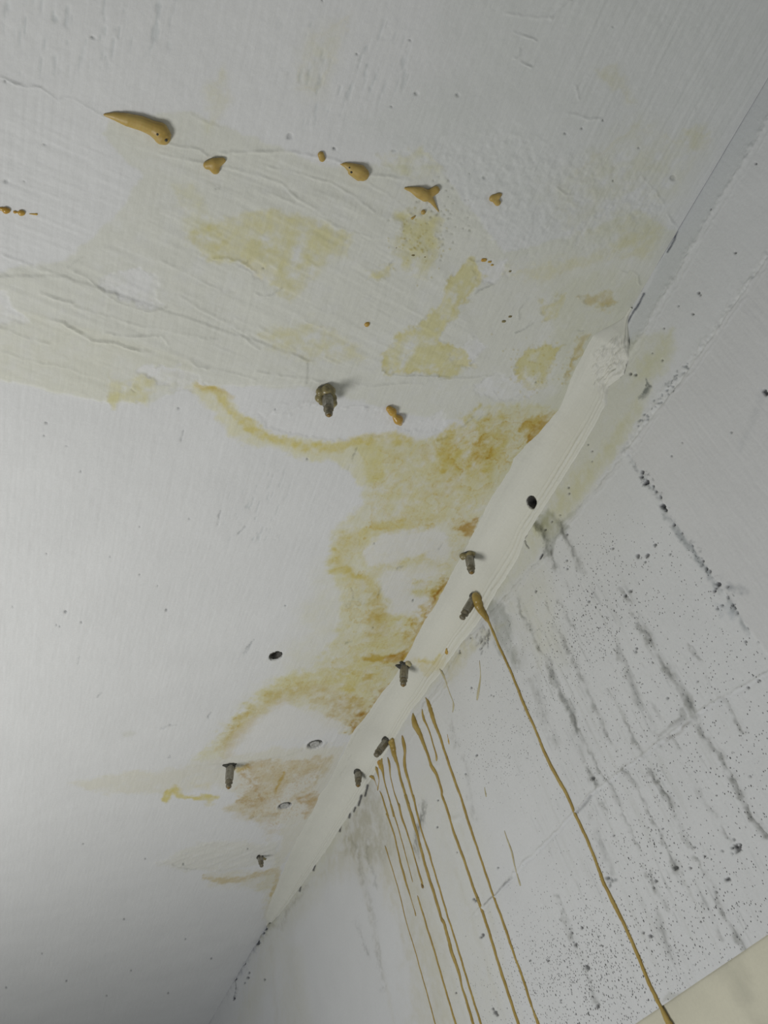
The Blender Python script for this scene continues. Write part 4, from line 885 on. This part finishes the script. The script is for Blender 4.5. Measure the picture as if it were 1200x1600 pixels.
drip('resin_drip', z1([(598, 168, 3), (603, 235, 6), (612, 270, 6), (640, 305, 4), (680, 420, 3), (720, 560, 3.4), (742, 630, 5), (735, 660, 3)]), M_drip, 'short ochre run squeezed between two long ones below the fillet')
drip('resin_drip', z1([(410, 415, 4), (422, 470, 8.5), (440, 530, 8.5), (442, 590, 6), (430, 650, 8), (452, 770, 6.5), (490, 900, 5), (530, 1050, 4.5)]) + z2([(512, 0, 4.5), (560, 220, 4.5), (610, 400, 4), (660, 540, 5), (700, 680, 4), (760, 880, 4), (850, 1190, 4)]) + z3([(350, 240, 4), (420, 470, 4.5), (480, 670, 4.5), (540, 870, 4.5), (610, 1091, 4.5), (632, 1160, 4.5)]), M_drip, 'slim ochre run close along the right of the one from the lower bent packer')
drip('resin_drip', z1([(318, 455, 10), (318, 500, 14), (332, 560, 14), (350, 620, 10), (372, 690, 6.5), (400, 830, 6), (440, 960, 6), (480, 1090, 6.5)]) + z2([(440, 0, 7), (500, 200, 7.5), (560, 400, 6.5), (600, 560, 6.5), (650, 740, 6.5), (720, 960, 6.5), (790, 1200, 6)]) + z3([(290, 210, 6), (340, 390, 7.5), (365, 490, 8), (420, 640, 6.5), (450, 780, 4.5), (490, 900, 5.5), (545, 1091, 6), (570, 1160, 6)]), M_drip, 'ochre run with a bubbly head that hangs from the lower bent packer')
drip('resin_drip', z1([(222, 628, 3), (205, 670, 9), (215, 700, 11), (235, 750, 7), (238, 800, 4), (250, 870, 3.2), (290, 1000, 3), (335, 1190, 3.2)]) + z2([(300, 80, 3.4), (340, 210, 3), (380, 340, 2.6), (440, 560, 2.2), (510, 830, 1.6)]), M_drip, 'thin run fading out below an orange round head near the small packer')
drip('resin_drip', z1([(275, 620, 3), (290, 660, 5), (296, 710, 5), (298, 780, 2.6), (340, 960, 2.6), (360, 1010, 3.4), (380, 1080, 3), (405, 1190, 3)]) + z2([(380, 80, 3.4), (405, 210, 5), (450, 340, 3.6), (510, 530, 3), (550, 680, 3), (570, 740, 4.5), (600, 840, 4.6), (606, 868, 5)]), M_drip, 'thin ochre run that ends in a dark brown bead')
drip('resin_drip', z1([(200, 935, 1.5), (215, 960, 2.6), (240, 1040, 4), (290, 1200, 4)]) + z2([(260, 170, 4.2), (330, 360, 3.6), (370, 530, 3.6), (400, 660, 4.6), (440, 800, 5), (470, 905, 4), (490, 970, 2), (520, 1070, 1.6), (538, 1130, 3), (540, 1148, 3.6)]), M_drip, 'thin ochre run left of the brown-beaded one, ending in a small bulb')
drip('resin_drip', z2([(250, 488, 2), (262, 520, 3), (330, 740, 2.2), (390, 950, 2.2), (450, 1200, 2.2)]) + z3([(50, 470, 2.2), (90, 620, 2.2), (150, 830, 2.2), (220, 1091, 2.6), (240, 1160, 2.4)]), M_drip, 'leftmost run on the wall, thin as a thread')
drip('resin_drip', z2([(555, 955, 2.4), (565, 990, 3.4), (630, 1200, 3.6)]) + z3([(155, 290, 4), (190, 390, 4), (240, 560, 4), (300, 770, 4), (350, 940, 4), (395, 1091, 4.6), (412, 1160, 4.5)]), M_drip, 'ochre run starting abruptly halfway down, right of the thread-thin one')
drip('resin_drip', z1([(165, 705, 4), (170, 730, 6), (185, 780, 4), (198, 830, 1.8), (192, 880, 1.6), (178, 900, 3.6), (180, 930, 4)]), M_drip, 'tiny curled run between the small packer and the orange-headed drip', thick=.5)
drip('resin_drip', z1([(105, 800, 3), (125, 795, 6), (148, 795, 5), (158, 840, 1.6), (172, 890, 1.6)]), M_drip, 'tiny ochre smear next to the black crevice, at the end of the fillet', thick=.4)
drip('resin_drip', [(687, 1045, 3), (692, 1054, 5), (697, 1063, 3.5), (701, 1079, 2), (708, 1095, 2), (711, 1102, 5), (707, 1113, 2)], M_pale, 'pale dry run with a forked look on the smeared strip', thick=.3)
drip('resin_drip', [(749, 1032, 1.4), (751, 1052, 1.8), (750, 1065, 4), (748, 1080, 6), (745, 1094, 4)], M_pale, 'pale feathered run, alone left of the longest run', thick=.2)
drip('resin_drip', [(699, 1147, 1.6), (700, 1154, 1.4), (702, 1160, 3.4), (702, 1163, 2.5)], M_orange, 'very short orange run with a bead, right of the slanting long runs', thick=.5)
drip('resin_drip', [(757, 1230, 1.2), (759, 1240, 2.6), (760, 1245, 3.4)], M_pale, 'very short pale run with a bead among pinholes', thick=.4)
drip('resin_drip', [(788, 1298, 1.6), (795, 1318, 3), (801, 1335, 4), (804, 1352, 3), (810, 1372, 3), (813, 1384, 5)], M_pale, 'pale short run ending in a bead, between two long runs and the longest one', thick=.35)
# brown beads at the ends
blob('resin_drop', [[(660, 1382, 2.4), (661, 1385, 2.8)]], M_brown, 'dark brown bead at the end of the thin run', squash=.6, lift=.3, voxel=.0006)
blob('resin_drop', [[(204 / 6 + 560, 700 / 6 + 1080 - 6, 4.6), (215 / 6 + 560, 700 / 6 + 1080, 5)]], M_orange, 'orange round bead on the head of the fading thin run', squash=.5, lift=.3, voxel=.0007)

# ------------------------------------------------------------------ injection packers
def lathe_mesh(name, prof, seg, axis, flat=False, jitter=0):
    """profile of (distance along the axis, radius); 6 segments give a hexagon"""
    bm = bmesh.new(); z = Vector(axis).normalized(); xq = z.orthogonal().normalized(); yq = z.cross(xq)
    rings = []
    for (h, r) in prof:
        rings.append([bm.verts.new(z * h + (xq * math.cos(2 * math.pi * k / seg) + yq * math.sin(2 * math.pi * k / seg)) * r * (1 + jitter * random.uniform(-1, 1))) for k in range(seg)])
    for a, b in zip(rings[:-1], rings[1:]):
        for k in range(seg): bm.faces.new((a[k], a[(k + 1) % seg], b[(k + 1) % seg], b[k]))
    bm.faces.new(rings[0][::-1]); bm.faces.new(rings[-1])
    bmesh.ops.recalc_face_normals(bm, faces=bm.faces)
    me = bpy.data.meshes.new(name); bm.to_mesh(me); bm.free()
    return me
def packer(bx, by, tx, ty, wpx, Lmm, label, hexf=.68, tipmat=M_nipple, resin=(), rmat=M_dirty, collar=None, cap=True, short=False):
    b, n = land(bx, by)
    d = ray(tx, ty); L = Lmm / 1000
    # point of the tip's sight line that lies L from the base, on the room side
    tca = (b - CAM) @ d; h2 = (b - CAM) @ (b - CAM) - tca ** 2
    tt_ = tca - math.sqrt(max(L * L - h2, 0)); tip = CAM + d * tt_
    ax = tip - b; L = np.linalg.norm(ax); ax /= L
    r = wpx / 2 * mpp(b)
    root = bpy.data.objects.new('injection_packer', None); scene.collection.objects.link(root)
    root.location = b; root.empty_display_size = .02
    tag(root, label, 'packer', 'injection packers left in the concrete')
    L1 = L * hexf
    hexm = lathe_mesh('hex_sleeve', [(-.012, r * .8), (0, r * .98), (L1 * .05, r * 1.02), (L1 * .93, r), (L1, r * .86)], 6, ax)
    o = link('hex_sleeve', hexm, M_steel, root); 
    for p in o.data.polygons: p.use_smooth = False
    nr = r * .74
    link('nipple', lathe_mesh('nipple', [(L1 - .001, nr * .95), (L1 + (L - L1) * .12, nr * 1.22), (L1 + (L - L1) * .34, nr * 1.22), (L1 + (L - L1) * .42, nr * .82), (L1 + (L - L1) * .62, nr * .78), (L1 + (L - L1) * .72, nr * .98), (L1 + (L - L1) * .9, nr * .9), (L, nr * .5)], 16, ax, jitter=.03), tipmat, root)
    link('washer', lathe_mesh('washer', [(-.001, r * 1.22), (.0015, r * 1.3), (.003, r * 1.25), (.0035, r * 1.0)], 18, ax, jitter=.05), M_dark, root)
    if cap:
        bm = bmesh.new(); bm_sphere(bm, ax * L * .99, nr * .62, ax, .9); bm_sphere(bm, ax * L * .95 + Vector((0, 0, -nr * .2)) , nr * .5, ax, .9)
        link('resin_bead', fused(bm, .0007, 2), M_brown, root)
    if resin:
        bm = bmesh.new()
        rr_ = list(resin)
        if rmat is M_drip:
            rr_ = [tuple(a_[j] + (b_[j] - a_[j]) * f_ for j in range(4)) for a_, b_ in zip(resin[:-1], resin[1:]) for f_ in (0, .25, .5, .75)] + [resin[-1]]
        for (x, y, rp, up) in rr_:
            c, nn = land(x, y); rr = rp * mpp(c)
            # up: how far out from the surface (mm), kept on the same sight line
            dd = ray(x, y); c2 = c - dd * (up / 1000)
            bm_sphere(bm, c2 - b, rr, nn, 1.0)
        link('resin_collar', fused(bm, .0009, 9), rmat, root)
    return root
# resin-coated one on the ceiling
packer(511, 610, 514, 649, 17, 46, 'thick packer caked in dirty olive resin, alone on the middle of the ceiling', resin=[(500, 612, 7, 8), (499, 622, 7.5, 12), (503, 628, 6, 14), (510, 610, 9, 8), (517, 611, 8, 8), (520, 622, 7, 14), (521, 630, 6.5, 18), (518, 637, 4.5, 22), (512, 606, 7, 4)], tipmat=M_nipple)
packer(733, 867, 737, 895, 14, 44, 'stubby packer with an olive resin blob on its left, above the bent one', resin=[(722, 869, 4.6, 6), (727, 869, 5.5, 7), (734, 866, 6, 4), (739, 866, 4, 4), (723, 872, 3.6, 8)], cap=True)
packer(742, 933, 721, 967, 14, 50, 'bent-over grey packer from which the longest ochre run starts', resin=[(743, 931, 6, 6), (745, 935, 7.5, 8), (747, 942, 7.5, 7), (748, 947, 7, 7), (752, 954, 6.2, 5), (757, 961, 5, 4), (761, 968, 3.6, 2)], rmat=M_drip, cap=False)
packer(632, 1040, 630, 1071, 13, 46, 'upright slim packer under the amber smear, with dark putty at its foot', resin=[(637, 1036, 4, 3), (640, 1039, 3.2, 4)], rmat=M_pale)
packer(604, 1158, 587, 1181, 12.5, 48, 'leaning grey packer beside the bubbly head of a drip', resin=[(611, 1160, 4.5, 6), (614, 1164, 5.5, 5), (613, 1156, 3, 4), (616, 1170, 5, 3)], rmat=M_drip, cap=False)
packer(560, 1206, 559.5, 1228, 11, 40, 'small short packer at the end of the fillet, next to the black crevices', hexf=.5)
packer(360, 1196, 357, 1231, 12, 52, 'slim packer with a dark collar and amber tip beside the amber swirl', resin=[(364, 1202, 3.2, 4)], rmat=M_pale)
packer(406, 1338, 409, 1354, 8, 34, 'smallest grimy packer, lowest on the ceiling', hexf=.55, resin=[(411, 1341, 3, 3), (414, 1342, 2.2, 2)], rmat=M_dirty, cap=False)
# flakes of dark putty at two packer feet
def flake(chain, parent_label, label):
    return blob('putty_flake', chain, M_dark, label, squash=.5, lift=.5, voxel=.0006)
for ch, l in (([[(619, 1039, 2), (625, 1040, 4.5), (629, 1043, 4)], [(626, 1034, 2.5), (630, 1036, 2)]], 'dark putty flake left of the upright slim packer foot'),
              ([[(349, 1195, 2), (355, 1195, 3.6), (360, 1195, 3)], [(366, 1197, 1.4), (369, 1193, 1.2)]], 'dark putty flake left of the amber-tipped slim packer foot'),
              ([[(402, 1338, 1.4), (404, 1336, 2)]], 'dark putty flake at the smallest packer foot')):
    o = flake(ch, None, l); o['category'] = 'putty'

# ------------------------------------------------------------------ drilled holes (linings set into the recesses)
def cup(name, c, n, r, depth, mat, parent, label=None, wobble=.05):
    ax = Vector(-n)
    prof = [(.0006, r * 1.0), (depth * .3, r * .95), (depth * .7, r * .9), (depth * .95, r * .8)]
    bm = bmesh.new(); z = ax.normalized(); xq = z.orthogonal().normalized(); yq = z.cross(xq); rings = []
    jit = [1 + wobble * random.uniform(-1, 1) for _ in range(28)]
    for h, rr in prof:
        rings.append([bm.verts.new(z * h + (xq * math.cos(2 * math.pi * k / 28) + yq * math.sin(2 * math.pi * k / 28)) * rr * jit[k]) for k in range(28)])
    for a, b in zip(rings[:-1], rings[1:]):
        for k in range(28): bm.faces.new((a[k], b[k], b[(k + 1) % 28], a[(k + 1) % 28]))
    bm.faces.new(rings[-1])
    me = bpy.data.meshes.new(name); bm.to_mesh(me); bm.free()
    o = link(name, me, mat, parent, c); 
    if label: o['label'] = label
    return o
for kind, x, y, rx, ry in HOLES:
    c = on_ceil(x, y); n = np.array([0, 0, -1.]); r = rx * mpp(c) * .93
    if kind == 'open':
        cup('drill_hole', c, n, r, .020, M_hole, ceiling, 'open round drill hole in the ceiling')
    else:
        cup('drill_hole', c, n, r, .0040, M_plug, ceiling, 'drill hole with a grey plug inside')
        me = lathe_mesh('hole_plug', [(.0, r * .72), (.003, r * .76), (.0042, r * .68), (.0040, r * .5), (.0028, r * .42), (.0026, r * .02)], 24, (0, 0, -1), jitter=.03)
        link('hole_plug', me, M_plug, ceiling, c + np.array([0, 0, .0034]))
if FH is not None:
    n = FH[1]; n = -n if n @ ray(831, 785) > 0 else n
    cup('drill_hole', FH[0], n, 9 * mpp(FH[0]) * .95, .028, M_hole, fillet, 'open drill hole in the cream fillet')
